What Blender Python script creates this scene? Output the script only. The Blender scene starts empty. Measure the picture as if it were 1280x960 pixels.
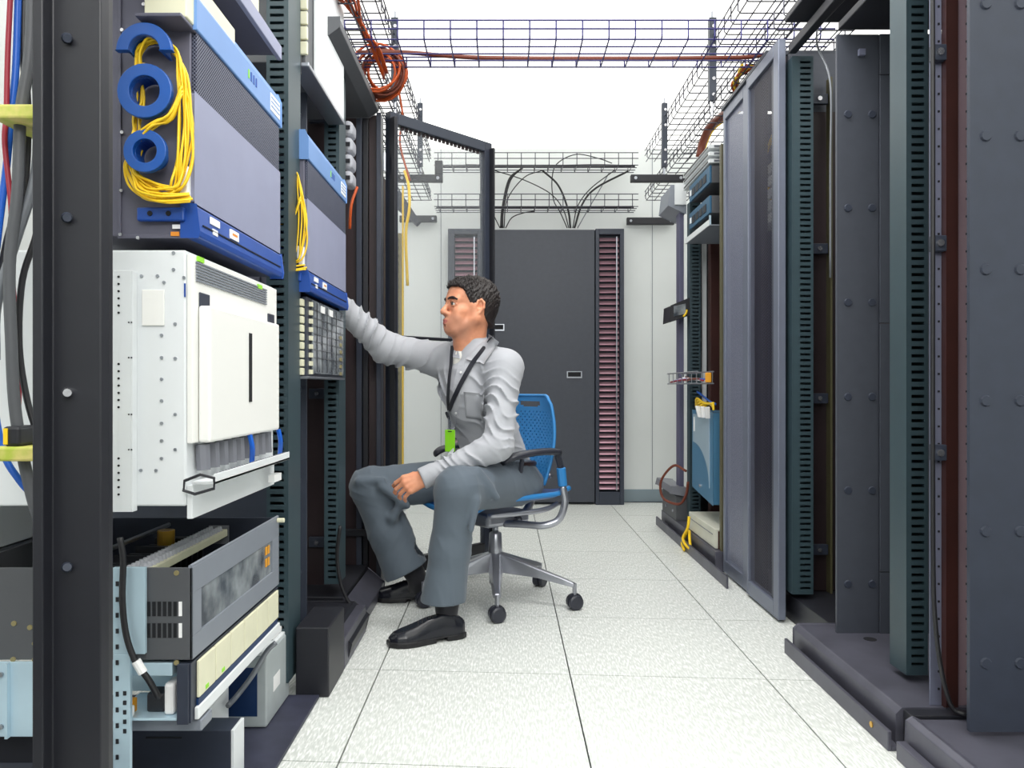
import bpy, math, random
import numpy as np
from mathutils import Vector, Matrix
random.seed(7)
C = bpy.context.scene.collection
sc = bpy.context.scene
F_PX, CX, CY, CH = 960.0, 631.0, 483.0, 0.91
# ------------------------------------------------ camera
cam = bpy.data.objects.new('camera', bpy.data.cameras.new('camera')); C.objects.link(cam)
cam.location = (0, 0, CH); cam.rotation_euler = (math.pi/2, 0, 0)
cam.data.sensor_width = 36; cam.data.lens = 27.0
cam.data.shift_x = 9/1280; cam.data.shift_y = 3/1280
cam.data.clip_start = 0.02
sc.camera = cam
# ------------------------------------------------ world, lights, exposure
w = bpy.data.worlds.new('world'); sc.world = w; w.use_nodes = True
w.node_tree.nodes['Background'].inputs[0].default_value = (0.8, 0.9, 1, 1)
w.node_tree.nodes['Background'].inputs[1].default_value = 0.3
sc.view_settings.view_transform = 'Standard'; sc.view_settings.look = 'None'
sc.view_settings.gamma = 1; sc.view_settings.exposure = 0.12
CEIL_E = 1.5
def area(name, loc, tgt, sx, sy, power, col=(1, 1, 1)):
    l = bpy.data.lights.new(name, 'AREA'); l.shape = 'RECTANGLE'; l.size = sx; l.size_y = sy
    l.energy = power; l.color = col
    o = bpy.data.objects.new(name, l); C.objects.link(o); o.location = loc
    o.rotation_euler = (Vector(tgt)-Vector(loc)).to_track_quat('-Z', 'Y').to_euler(); return o
area('fill_behind_camera', (0.25, -0.9, 2.3), (0.1, 3.2, 0.7), 1.6, 0.6, 30, (1, .98, .95))  # added frontal fill from out of view, not a known fixture
area('fill_front_left', (-0.15, 0.3, 2.6), (-0.9, 2.0, 0.6), 0.6, 0.6, 8, (.93, .97, 1))  # added fill to brighten the aisle faces of the left racks

area('key_over_aisle', (0.35, 2.35, 2.76), (0.25, 2.4, 0), 0.22, 1.9, 34, (1, .99, .97))  # unseen key light, added to give the flat ceiling light some direction
# ------------------------------------------------ helpers
def lin(c):
    c = c/255.0
    return c/12.92 if c <= .04045 else ((c+.055)/1.055)**2.4
def col(r, g, b): return (lin(r), lin(g), lin(b), 1)
MATS = {}
def mat(name, rgb, rough=.5, metal=0., noise=.0, scale=8., bump=0., emit=0., spec=.5, stretch=(1, 1, 1), c2=None):
    m = bpy.data.materials.new(name); m.use_nodes = True; nt = m.node_tree; b = nt.nodes['Principled BSDF']
    b.inputs['Base Color'].default_value = col(*rgb); b.inputs['Roughness'].default_value = rough
    b.inputs['Metallic'].default_value = metal; b.inputs['Specular IOR Level'].default_value = spec
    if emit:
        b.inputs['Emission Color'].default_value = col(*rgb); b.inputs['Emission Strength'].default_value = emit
    if noise or bump or c2:
        tc = nt.nodes.new('ShaderNodeNewGeometry'); mp = nt.nodes.new('ShaderNodeMapping'); mp.inputs['Scale'].default_value = stretch
        nt.links.new(tc.outputs['Position'], mp.inputs['Vector'])
        n = nt.nodes.new('ShaderNodeTexNoise'); n.inputs['Scale'].default_value = scale; n.inputs['Detail'].default_value = 5
        nt.links.new(mp.outputs['Vector'], n.inputs['Vector'])
        rp = nt.nodes.new('ShaderNodeMapRange'); rp.inputs[1].default_value = .35; rp.inputs[2].default_value = .65
        nt.links.new(n.outputs['Fac'], rp.inputs[0])
        mx = nt.nodes.new('ShaderNodeMix'); mx.data_type = 'RGBA'
        a = col(*rgb); k = 1-noise
        mx.inputs[6].default_value = a
        mx.inputs[7].default_value = col(*c2) if c2 else (a[0]*k, a[1]*k, a[2]*k, 1)
        nt.links.new(rp.outputs[0], mx.inputs[0]); nt.links.new(mx.outputs[2], b.inputs['Base Color'])
        if bump:
            bp = nt.nodes.new('ShaderNodeBump'); bp.inputs['Strength'].default_value = bump; bp.inputs['Distance'].default_value = .004
            nt.links.new(n.outputs['Fac'], bp.inputs['Height']); nt.links.new(bp.outputs['Normal'], b.inputs['Normal'])
    MATS[name] = m; return m
def W(px, py, d): return Vector(((px-CX)*d/F_PX, d, CH-(py-CY)*d/F_PX))

class MB:
    def __init__(s): s.v = []; s.f = []; s.smooth = False
    def add(s, vs, fs):
        n = len(s.v); s.v += [tuple(p) for p in vs]; s.f += [tuple(i+n for i in f) for f in fs]; return s
    def box(s, x0, x1, y0, y1, z0, z1):
        if x0 > x1: x0, x1 = x1, x0
        if y0 > y1: y0, y1 = y1, y0
        if z0 > z1: z0, z1 = z1, z0
        return s.add([(x0,y0,z0),(x1,y0,z0),(x1,y1,z0),(x0,y1,z0),(x0,y0,z1),(x1,y0,z1),(x1,y1,z1),(x0,y1,z1)],
            [(3,2,1,0),(4,5,6,7),(0,1,5,4),(1,2,6,5),(2,3,7,6),(3,0,4,7)])
    def obox(s, c, ax, ay, az):   # centre and three half-axis vectors
        c, ax, ay, az = map(Vector, (c, ax, ay, az)); vs = []
        for k in (-1, 1):
            for (i, j) in ((-1,-1),(1,-1),(1,1),(-1,1)): vs.append(c+ax*i+ay*j+az*k)
        return s.add(vs, [(3,2,1,0),(4,5,6,7),(0,1,5,4),(1,2,6,5),(2,3,7,6),(3,0,4,7)])
    def tube(s, pts, r, n=6, closed=False):
        pts = [Vector(p) for p in pts]; m = len(pts); rs = r if isinstance(r, (list, tuple)) else [r]*m
        up = None; rings = []
        for i, p in enumerate(pts):
            if closed: t = pts[(i+1) % m]-pts[i-1]
            else: t = pts[min(i+1, m-1)]-pts[max(i-1, 0)]
            t.normalize()
            if up is None:
                up = Vector((0,0,1)) if abs(t.z) < .9 else Vector((1,0,0))
            up = (up-t*up.dot(t)); up.normalize(); q = t.cross(up)
            rings.append([p+(up*math.cos(a)+q*math.sin(a))*rs[i] for a in [2*math.pi*k/n for k in range(n)]])
        vs = [p for rr in rings for p in rr]; fs = []
        L = m if closed else m-1
        for i in range(L):
            a = i*n; b = ((i+1) % m)*n
            for k in range(n): fs.append((a+k, a+(k+1)%n, b+(k+1)%n, b+k))
        if not closed: fs.append(tuple(range(n-1,-1,-1))); fs.append(tuple((m-1)*n+k for k in range(n)))
        return s.add(vs, fs)
    def cyl(s, p0, p1, r0, r1=None, n=16): return s.tube([p0, p1], [r0, r0 if r1 is None else r1], n)
    def ring(s, c, nrm, ro, ri, th, n=24, a0=0., a1=2*math.pi):
        c = Vector(c); z = Vector(nrm).normalized(); x = z.orthogonal().normalized() if abs(z.y) < .9 else Vector((1,0,0)); y = z.cross(x)
        full = abs(a1-a0) > 6.28; m = n if full else n+1; vs = []
        for k in range(m):
            a = a0+(a1-a0)*k/n; d = x*math.cos(a)+y*math.sin(a)
            vs += [c+d*ro, c+d*ri, c+d*ri+z*th, c+d*ro+z*th]
        fs = []
        for k in range(n):
            a = 4*k; b = 4*((k+1) % m)
            for j in range(4): fs.append((a+j, b+j, b+(j+1)%4, a+(j+1)%4))
        if not full: fs += [(3,2,1,0), (4*n, 4*n+1, 4*n+2, 4*n+3)]
        return s.add(vs, fs)
    def prism(s, poly, axis, a0, a1):
        def P(u, v, a): return (a, u, v) if axis == 0 else ((u, a, v) if axis == 1 else (u, v, a))
        n = len(poly); vs = [P(u, v, a0) for u, v in poly]+[P(u, v, a1) for u, v in poly]
        return s.add(vs, [tuple(range(n)), tuple(range(2*n-1, n-1, -1))]+[(k, (k+1)%n, n+(k+1)%n, n+k) for k in range(n)])
    def slotface(s, x0, x1, y, z0, z1, sx0, sx1, pitch, sh, dep, dirn=1):
        """plate in the XZ plane facing -Y (dirn=1) with recessed slots"""
        n = int((z1-z0-.02)/pitch); zz = z0+.01+(z1-z0-.02-n*pitch)/2; q = []
        def quad(a, b, c, d): s.add([a, b, c, d], [(0,1,2,3)])
        quad((x0,y,z0),(sx0,y,z0),(sx0,y,z1),(x0,y,z1)); quad((sx1,y,z0),(x1,y,z0),(x1,y,z1),(sx1,y,z1))
        prev = z0
        for k in range(n):
            a = zz+k*pitch+(pitch-sh)/2; b = a+sh
            quad((sx0,y,prev),(sx1,y,prev),(sx1,y,a),(sx0,y,a)); prev = b; e = y+dep
            quad((sx0,y,a),(sx1,y,a),(sx1,e,a),(sx0,e,a)); quad((sx0,e,b),(sx1,e,b),(sx1,y,b),(sx0,y,b))
            quad((sx0,y,a),(sx0,e,a),(sx0,e,b),(sx0,y,b)); quad((sx1,e,a),(sx1,y,a),(sx1,y,b),(sx1,e,b))
        quad((sx0,y,prev),(sx1,y,prev),(sx1,y,z1),(sx0,y,z1)); return s
    def build(s, name, m, parent=None, bevel=0., smooth=None, seg=2):
        me = bpy.data.meshes.new(name); me.from_pydata(s.v, [], s.f); me.update()
        me.materials.append(m if not isinstance(m, str) else MATS[m])
        o = bpy.data.objects.new(name, me); C.objects.link(o)
        if smooth if smooth is not None else s.smooth:
            me.polygons.foreach_set('use_smooth', [True]*len(me.polygons))
        if parent is not None:
            o.parent = parent; o.matrix_parent_inverse = Matrix.Translation(-root_loc(parent)) if False else Matrix()
            # meshes are written in world space: shift them to the parent's frame
            off = world_off(parent)
            if off.length > 0: me.transform(Matrix.Translation(-off))
        if bevel:
            b = o.modifiers.new('bevel', 'BEVEL'); b.width = bevel; b.segments = seg; b.limit_method = 'ANGLE'
        return o
def world_off(o):
    v = Vector((0,0,0))
    while o is not None: v = v+o.location; o = o.parent
    return v
def root_loc(o): return Vector((0,0,0))
def setp(o, label=None, cat=None, group=None, kind=None):
    if label: o['label'] = label
    if cat: o['category'] = cat
    if group: o['group'] = group
    if kind: o['kind'] = kind
    return o
def thing(name, label, cat, loc=(0,0,0), group=None):
    o = bpy.data.objects.new(name, None); C.objects.link(o); o.location = loc; o.empty_display_size = .05
    return setp(o, label, cat, group)
def copy_tree(o, parent=None):
    c = o.copy(); C.objects.link(c); c.parent = parent
    for ch in o.children: copy_tree(ch, c)
    return c
def inst(o, loc, parent, name=None):
    c = o.copy(); C.objects.link(c); c.parent = parent; c.location = loc
    if name: c.name = name
    return c
def bx(name, m, parent, b, bevel=0., **k):
    return MB().box(*b).build(name, m, parent, bevel)
def bez(pts, n=8):
    """Catmull-Rom through points"""
    P = [Vector(p) for p in pts]; P = [P[0]*2-P[1]]+P+[P[-1]*2-P[-2]]; out = []
    for i in range(1, len(P)-2):
        for k in range(n):
            t = k/n; a, b, c, d = P[i-1], P[i], P[i+1], P[i+2]
            out.append(.5*((2*b)+(c-a)*t+(2*a-5*b+4*c-d)*t*t+(3*b-a-3*c+d)*t**3))
    out.append(P[-2]); return out
def cable(name, pts, r, m, label, cat='cable', group=None, n=6, k=6, parent=None):
    o = MB().tube(bez(pts, k), r, n).build(name, m, parent, smooth=True)
    if parent is None: setp(o, label, cat, group)
    return o

# ------------------------------------------------ materials
mat('rack_dark', (50, 56, 70), .45, .0, .12, 20)
mat('rack_black', (30, 31, 38), .45, .0, .1, 20)
mat('rack_green', (50, 68, 75), .42, .0, .08, 15)
mat('rack_maroon', (48, 34, 38), .5, .0, .25, 6)
mat('slot_dark', (12, 14, 20), .8)
mat('panel_grey', (66, 70, 80), .5, .0, .08, 30)
mat('door_frame', (112, 118, 134), .4, .3, .05, 10)
mat('lavender', (96, 96, 122), .45, .2, .1, 4)
mat('chassis_purple', (100, 100, 116), .5, .2, .06, 12)
mat('chassis_front', (148, 152, 178), .5, .1, .05, 9)
mat('blue_trim', (24, 74, 160), .4, .0, .08, 10)
mat('blue_light', (108, 148, 205), .4, .1, .06, 8)
mat('spool_blue', (20, 82, 164), .35)
mat('yellow_cable', (246, 204, 28), .45)
mat('orange_cable', (190, 78, 20), .45)
mat('brown_cable', (104, 44, 24), .5)
mat('black_cable', (28, 28, 32), .45)
mat('grey_cable', (120, 124, 130), .35, .3)
mat('blue_cable', (20, 90, 190), .4)
mat('red_cable', (150, 30, 50), .45)
mat('white_paint', (226, 230, 232), .45, .0, .03, 5)
mat('white_cover', (238, 238, 234), .5)
mat('label_white', (240, 240, 240), .6)
mat('label_green', (150, 220, 60), .6)
mat('label_orange', (225, 140, 40), .6)
mat('ceiling_white_glow', (250, 249, 245), .9, emit=CEIL_E)  # whole ceiling made to glow, standing in for unseen light fittings
mat('wall_white', (228, 232, 231), .8, .0, .03, 2)
mat('base_grey', (135, 150, 158), .6)
mat('steel', (170, 174, 182), .3, .85)
mat('screw_steel', (200, 200, 205), .25, .9)
mat('brass', (214, 168, 70), .3, .8)
mat('wire_blue', (56, 54, 112), .4, .3)
mat('wire_grey', (74, 74, 84), .4, .5)
mat('hanger_dark', (62, 68, 80), .45, .2)
mat('chair_blue', (48, 128, 192), .45)
mat('chair_blue_dark', (24, 66, 130), .45)
mat('chair_silver', (168, 170, 178), .28, .8)
mat('chair_black', (44, 46, 56), .35)
mat('olive', (84, 80, 56), .5)
mat('cream', (226, 224, 196), .5, .0, .06, 20)
mat('pale_blue', (196, 222, 236), .3, .3, .1, 8)
mat('grey_paint', (132, 138, 148), .45, .1, .05, 10)
mat('grey_dark_paint', (84, 86, 90), .5, .1, .05, 14)
mat('battery_grey', (176, 184, 186), .5, .0, .1, 14)
mat('battery_blue', (8, 44, 88), .5)
mat('switch_blue', (42, 92, 124), .4)
mat('teal_panel', (70, 118, 150), .4)
mat('inset_grey', (150, 170, 184), .45)
mat('beige', (206, 206, 192), .5, .0, .06, 12)
mat('pink_strip', (196, 168, 176), .4, .4, .1, 5)
mat('lav_strip', (130, 134, 156), .4, .4, .1, 6)
mat('rust_post', (70, 38, 34), .45, .2, .25, 5)
mat('louver', (200, 160, 174), .28, .7)
mat('carpet_dark', (56, 58, 76), .55, .0, .3, 14)
mat('base_plate', (92, 92, 104), .4, .3, .25, 8)
mat('green_board', (40, 130, 60), .5)
mat('gold_dim', (150, 140, 100), .4, .3)
mat('skin_base', (214, 148, 112), .5)
mat('strap_green', (176, 190, 70), .6, c2=(222, 205, 130), scale=30)
mat('amber', (230, 160, 40), .4)
mat('plastic_grey', (120, 122, 130), .4)
mat('lav_plug', (176, 178, 186), .45)
mat('glass_dark', (70, 76, 84), .12, .0, .3, 14, c2=(150, 156, 160))
def perf_mat(name, rgb, pitch, thr, metal=.2):
    m = mat(name, rgb, .4, metal); nt = m.node_tree; b = nt.nodes['Principled BSDF']
    g = nt.nodes.new('ShaderNodeNewGeometry'); sp = nt.nodes.new('ShaderNodeSeparateXYZ'); nt.links.new(g.outputs['Position'], sp.inputs[0])
    def sn(sock, k):
        a = nt.nodes.new('ShaderNodeMath'); a.operation = 'MULTIPLY'; a.inputs[1].default_value = k; nt.links.new(sock, a.inputs[0])
        c = nt.nodes.new('ShaderNodeMath'); c.operation = 'SINE'; nt.links.new(a.outputs[0], c.inputs[0]); return c.outputs[0]
    a = nt.nodes.new('ShaderNodeMath'); a.operation = 'ADD'; nt.links.new(sp.outputs['X'], a.inputs[0]); nt.links.new(sp.outputs['Y'], a.inputs[1])
    u = sn(a.outputs[0], 2*math.pi/pitch); v = sn(sp.outputs['Z'], 2*math.pi/pitch)
    mu = nt.nodes.new('ShaderNodeMath'); mu.operation = 'MULTIPLY'; nt.links.new(u, mu.inputs[0]); nt.links.new(v, mu.inputs[1])
    gt = nt.nodes.new('ShaderNodeMath'); gt.operation = 'GREATER_THAN'; gt.inputs[1].default_value = thr; nt.links.new(mu.outputs[0], gt.inputs[0])
    tr = nt.nodes.new('ShaderNodeBsdfTransparent'); mx = nt.nodes.new('ShaderNodeMixShader')
    nt.links.new(gt.outputs[0], mx.inputs[0]); nt.links.new(b.outputs[0], mx.inputs[1]); nt.links.new(tr.outputs[0], mx.inputs[2])
    nt.links.new(mx.outputs[0], nt.nodes['Material Output'].inputs[0]); return m
perf_mat('perforated', (70, 68, 86), .0125, -.12)
perf_mat('perforated_light', (136, 140, 160), .009, .3)
def mesh_dots(name, rgb, rgb2, pitch, thr):
    m = perf_mat(name, rgb, pitch, thr, .1); nt = m.node_tree
    mix = [n for n in nt.nodes if n.type == 'MIX_SHADER'][0]
    d = nt.nodes.new('ShaderNodeBsdfDiffuse'); d.inputs[0].default_value = col(*rgb2); nt.links.new(d.outputs[0], mix.inputs[2]); return m
mesh_dots('vent_dots', (96, 100, 118), (40, 42, 56), .0075, .05)
# floor tile: fine pale streaks on light grey
def floor_mat():
    m = mat('floor_tile', (214, 217, 213), .42); nt = m.node_tree; b = nt.nodes['Principled BSDF']
    g = nt.nodes.new('ShaderNodeNewGeometry'); mp = nt.nodes.new('ShaderNodeMapping'); mp.inputs['Scale'].default_value = (190, 34, 1); mp.inputs['Rotation'].default_value = (0, 0, .12)
    nt.links.new(g.outputs['Position'], mp.inputs[0]); v = nt.nodes.new('ShaderNodeTexNoise'); v.inputs['Scale'].default_value = 1; v.inputs['Detail'].default_value = 2
    nt.links.new(mp.outputs[0], v.inputs['Vector']); r = nt.nodes.new('ShaderNodeValToRGB'); e = r.color_ramp.elements
    e[0].position = .38; e[0].color = col(204, 208, 203); e[1].position = .68; e[1].color = col(248, 249, 247)
    x = e.new(.52); x.color = col(219, 222, 218)
    nt.links.new(v.outputs['Fac'], r.inputs[0]); nt.links.new(r.outputs[0], b.inputs['Base Color'])
floor_mat()

# ------------------------------------------------ room
XL, XR, YB, YF, ZC = -2.3, 2.3, 6.05, -1.6, 2.78
floor = setp(bx('floor', 'slot_dark', None, (XL, XR, YF, YB, -.06, -.008)), kind='structure')
setp(bx('ceiling', 'ceiling_white_glow', None, (XL, XR, YF, YB, ZC, ZC+.05)), kind='structure')
wb = setp(bx('wall_back', 'wall_white', None, (XL-.1, XR+.1, YB, YB+.1, -.06, ZC+.05)), kind='structure')
setp(bx('wall_left', 'wall_white', None, (XL-.1, XL, YF, YB, -.06, ZC+.05)), kind='structure')
setp(bx('wall_right', 'wall_white', None, (XR, XR+.1, YF, YB, -.06, ZC+.05)), kind='structure')
setp(bx('wall_front', 'wall_white', None, (XL-.1, XR+.1, YF-.1, YF, -.06, ZC+.05)), kind='structure')
bb = setp(bx('baseboard_back', 'base_grey', None, (XL, XR, YB-.012, YB, 0, .1), .003), kind='structure')
setp(bx('trim_1', 'grey_paint', None, (-.505, -.501, YB-.003, YB, .1, ZC), 0), kind='structure')
setp(bx('trim_2', 'grey_paint', None, (1.16, 1.164, YB-.003, YB, .1, ZC), 0), kind='structure')
T, SH = .608, -.067
def tile_mesh():
    g = .0022; vs = []
    for z in (-.01, 0):
        for (a, b) in ((g, g), (T-g, g), (T-g, T-g), (g, T-g)): vs.append((a, b+SH*a, z))
    return MB().add(vs, [(3,2,1,0),(4,5,6,7),(0,1,5,4),(1,2,6,5),(2,3,7,6),(3,0,4,7)])
t0 = None
for i in range(-4, 3):
    for j in range(-3, 6):
        x = .206+T*i; y = 2.44+T*j+SH*(x-0)
        if t0 is None: t0 = tile_mesh().build('tile', 'floor_tile', floor); t0.location = (x, y, 0)
        else: inst(t0, (x, y, 0), floor)
# ------------------------------------------------ wall cabinet at the end of the aisle
YC = 5.9
wc = thing('wall_cabinet', 'tall dark grey cabinet with louvred side bays on the back wall', 'cabinet', (.25, YC, 0))
def wx(px, d=YC): return (px-CX)*d/F_PX
def wz(py, d=YC): return CH-(py-CY)*d/F_PX
bx('body', 'rack_dark', wc, (wx(560), wx(780), YC+.06, YB-.001, 0, wz(286)))
bx('centre_panel', 'panel_grey', wc, (wx(613.5), wx(743.5), YC, YC+.06, .02, wz(287)), .004)
for (a, b, s) in ((560, 613, -1), (744.5, 780, 1)):
    fr = MB(); x0, x1 = wx(a), wx(b); li, ri = (x0+.05, wx(597)) if s < 0 else (wx(749), wx(775))
    fr.box(x0, li, YC-.006, YC+.06, 0, wz(286)); fr.box(ri, x1, YC-.006, YC+.06, 0, wz(286))
    fr.box(li, ri, YC-.006, YC+.06, 0, .1); fr.box(li, ri, YC-.006, YC+.06, wz(293), wz(286))
    f = fr.build('louvre_frame', 'rack_dark', wc, .003)
    sl = None; z = .13
    while z < wz(297):
        if sl is None:
            sl = MB().obox(((li+ri)/2, YC+.022, z), ((ri-li)/2-.004, 0, 0), (0, .012, .013), (0, -.0016, .0016)).build('slat', 'louver', wc)
            s0 = sl.location.copy(); zb = z
        else: inst(sl, (0, 0, z-zb), wc)
        z += .0445
    MB().box(ri-.03, ri-.022, YC-.008, YC+.004, .11, wz(296)).build('rail', 'steel', wc)
for (px, py) in ((621, 409), (718, 468)):
    h = MB(); x, z = wx(px), wz(py)
    h.box(x-.058, x+.058, YC-.006, YC-.0005, z-.028, z-.018); h.box(x-.058, x+.058, YC-.006, YC-.0005, z+.018, z+.024); h.box(x-.058, x-.05, YC-.006, YC-.0005, z-.018, z+.018); h.box(x+.05, x+.058, YC-.006, YC-.0005, z-.018, z+.018)
    hh = h.build('handle', 'steel', wc); MB().box(x-.05, x+.05, YC-.003, YC-.0005, z-.018, z+.018).build('recess', 'slot_dark', hh)

# ------------------------------------------------ wire trays overhead
WR = .0031
def tray(label, along, a0, a1, b0, b1, zb, h0, h1, mname, mid=5, group='wire cable trays'):
    """along 'x' or 'y'; b0..b1 is the width; h0,h1 side heights"""
    def P(a, b, z): return (a, b, z) if along == 'x' else (b, a, z)
    t = thing('cable_tray', label, 'cable tray', P(a0, b0, zb), group)
    cw = None; a = a0+.03
    while a < a1:
        if cw is None:
            cw = MB().tube([P(a, b0, zb+h0), P(a, b0, zb+.012), P(a, b0+.012, zb), P(a, b1-.012, zb), P(a, b1, zb+.012), P(a, b1, zb+h1)], WR, 4).build('cross_wire', mname, t); A = a
        else: inst(cw, P(a-A, 0, 0), t)
        a += .104
    bs = [(b0, zb+h0), (b0, zb+h0*.55)]+[(b0+(b1-b0)*k/(mid-1)*.94+.03*(b1-b0), zb+.0035) for k in range(mid)]+[(b1, zb+h1)]
    for (b, z) in bs: MB().tube([P(a0, b, z), P(a1, b, z)], WR*1.1, 4).build('long_wire', mname, t)
    return t
tray('upper wire basket tray running along the right rack row under the ceiling', 'y', .9, 5.7, 1.04, 1.36, 2.575, .085, .06, 'wire_grey', 6)
tray('lower wire basket tray running above the right rack row', 'y', 2.0, 5.7, 1.04, 1.36, 2.285, .07, .06, 'wire_grey', 6)
tray('upper wire basket tray running along the left rack row under the ceiling', 'y', .9, 5.7, -.55, -.87, 2.575, .085, .06, 'wire_grey', 6)
tray('lower wire basket tray running above the left rack row', 'y', 2.0, 5.7, -.55, -.87, 2.285, .07, .06, 'wire_grey', 6)
tray('near wire basket tray bridging the aisle with a brown cable in it', 'x', -.66, 1.30, 3.02, 3.30, 2.275, .075, .05, 'wire_blue', 5)
tray('upper far wire tray crossing in front of the back wall', 'x', -.53, 1.0, 5.75, 5.96, 2.565, .095, .05, 'wire_grey', 4)
tray('lower far wire tray crossing just above the wall cabinet', 'x', -.53, 1.0, 5.75, 5.96, 2.255, .095, .05, 'wire_grey', 4)
# hangers and trapeze brackets
def hanger(x, y, label):
    t = thing('tray_hanger', label, 'hanger', (x, y, 2.34), 'tray hangers')
    m = MB(); m.box(x-.018, x+.018, y-.004, y+.004, 2.33, 2.745); m.box(x-.018, x-.012, y, y+.03, 2.33, 2.745)
    m.build('bar', 'hanger_dark', t, .002)
    for z in (2.36, 2.44, 2.60, 2.70): MB().cyl((x+.003, y-.009, z), (x+.003, y-.003, z), .009, n=8).build('screw', 'screw_steel', t)
    MB().cyl((x, y+.012, 2.26), (x, y+.012, 2.34), .007, n=8).build('rod', 'steel', t)
    MB().cyl((x, y+.012, 2.745), (x, y+.012, ZC), .006, n=8).build('ceiling_rod', 'steel', t)
hanger(1.035, 3.82, 'perforated hanger bar at the right end of the near bridging tray')
hanger(1.035, 4.97, 'small perforated hanger bar farther down the right tray')
hanger(-.548, 3.82, 'perforated hanger bar beside the left tray above the open door')
hanger(-.548, 4.97, 'small hanger bar seen through the upper corner of the open door')
def bracket(x0, x1, y, z0, z1, label, L=False):
    t = thing('tray_bracket', label, 'bracket', ((x0+x1)/2, y, z0), 'black tray brackets')
    m = MB().box(x0, x1, y, y+.04, z0, z1)
    if L: m.box(x1-.05, x1, y, y+.04, z1, z1+.09)
    m.build('arm', 'rack_black', t, .004)
    for x in ((x0+.03), (x1-.03)): MB().cyl((x, y-.006, (z0+z1)/2), (x, y, (z0+z1)/2), .01, n=8).build('bolt', 'steel', t)
bracket(.81, 1.16, 4.93, 2.225, 2.272, 'black bracket under the right tray at the second hanger')
bracket(.95, 1.32, 5.97, 2.17, 2.225, 'black bracket on the back wall right of the wall cabinet')
bracket(-.69, -.40, 4.93, 2.225, 2.272, 'black L bracket under the left tray seen through the door', True)
bracket(-.82, -.53, 5.97, 2.19, 2.24, 'short black bracket on the back wall left of the cabinet')
# cables on the trays
cable('brown_cable', [(-.62, 3.22, 2.31), (-.42, 3.255, 2.325), (-.1, 3.26, 2.305), (.5, 3.262, 2.302), (1.0, 3.26, 2.306), (1.15, 3.3, 2.33), (1.25, 3.6, 2.33)], .0095, 'brown_cable', 'brown cable bundle lying along the near bridging tray', n=8)
for k, (lab, pts, r) in enumerate([
 ('black cable bundle lying in the upper far wire tray', [(-.52,5.85,2.583),(0,5.84,2.58),(.5,5.86,2.582),(.98,5.85,2.59)], .008),
 ('purple black cable bundle above the first in the upper far tray', [(-.3,5.9,2.61),(.2,5.88,2.595),(.7,5.9,2.61),(1.0,5.9,2.6)], .008),
 ('black cable bundle lying in the lower far wire tray', [(-.52,5.84,2.272),(.2,5.84,2.272),(.98,5.84,2.274)], .009)]):
    cable('cable_bundle', pts, r, 'black_cable', lab)
def C5(px, py, dy=0): return tuple(W(px, py, 5.88+dy))
arcs = [([(628,285),(629,262),(638,225),(655,208)], 'thick black cable rising from the left of the cabinet top'),
 ([(626,285),(628,260),(636,225),(650,212)], 'black cable beside the thick one rising from the cabinet top left'),
 ([(632,285),(640,272),(655,266),(668,264)], 'short thin black cable curving right from the cabinet top left'),
 ([(630,285),(634,250),(655,222),(678,213)], 'black cable leaning right from the cabinet top left to the tray'),
 ([(713,285),(710,262),(698,232),(678,213)], 'thick black cable rising leftward from the cabinet top centre'),
 ([(711,285),(704,262),(688,242),(655,225),(618,213)], 'long thin black cable arching far left from the cabinet top centre'),
 ([(709,285),(700,265),(692,250),(690,225),(696,205),(720,193),(748,198),(765,204)], 'thin black cable looping over the upper far tray'),
 ([(716,285),(722,258),(738,236),(768,213)], 'black cable rising rightward from the cabinet top centre'),
 ([(718,285),(728,255),(745,235),(785,214)], 'thick black cable sweeping right from the cabinet top centre'),
 ([(722,285),(735,262),(748,240),(762,215)], 'outermost thin grey cable right of the cabinet top centre'),
 ([(625,285),(620,275),(614,262),(612,258)], 'short black cable leaning left beside the door stile')]
for i, (p, lab) in enumerate(arcs):
    cable('arched_cable', [C5(x, y, .002*i) for x, y in p], .0075 if 'thick' in lab else .004, 'grey_cable' if 'grey' in lab else 'black_cable', lab, group='cables above the wall cabinet')

# ------------------------------------------------ rack pieces
def slotted_post(parent, x0, x1, y0, y1, z0, z1, slot, m='rack_green', pitch=.0222, sh=.009):
    b = MB(); b.slotface(x0, x1, y0, z0, z1, slot[0], slot[1], pitch, sh, .012)
    b.add([(x0,y0,z0),(x1,y0,z0),(x1,y1,z0),(x0,y1,z0),(x0,y0,z1),(x1,y0,z1),(x1,y1,z1),(x0,y1,z1)], [(3,2,1,0),(4,5,6,7),(1,2,6,5),(2,3,7,6),(3,0,4,7)])
    return b.build('slotted_post', m, parent)
def screw_panel(parent, x0, x1, y, z0, z1, xs, zs, m='rack_dark'):
    p = MB().box(x0, x1, y, y+.012, z0, z1).build('side_panel', m, parent)
    s0 = None
    for x in xs:
        for z in zs:
            if s0 is None: s0 = MB().cyl((x, y-.005, z), (x, y-.0005, z), .0115, .014, 10).build('screw', 'rack_dark', p); X, Z = x, z; MB().box(x-.006, x+.006, y-.007, y-.005, z-.0015, z+.0015)
            else: inst(s0, (x-X, 0, z-Z), p)
    return p
def clip(parent, x0, x1, y, z):
    p = MB().box(x0, x1, y-.02, y-.001, z-.02, z+.02).build('bracket', 'rack_dark', parent, .002)
    MB().cyl(((x0+x1)/2, y-.026, z), ((x0+x1)/2, y-.02, z), .009, n=8).build('screw', 'screw_steel', p)
ZT = 2.165
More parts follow.
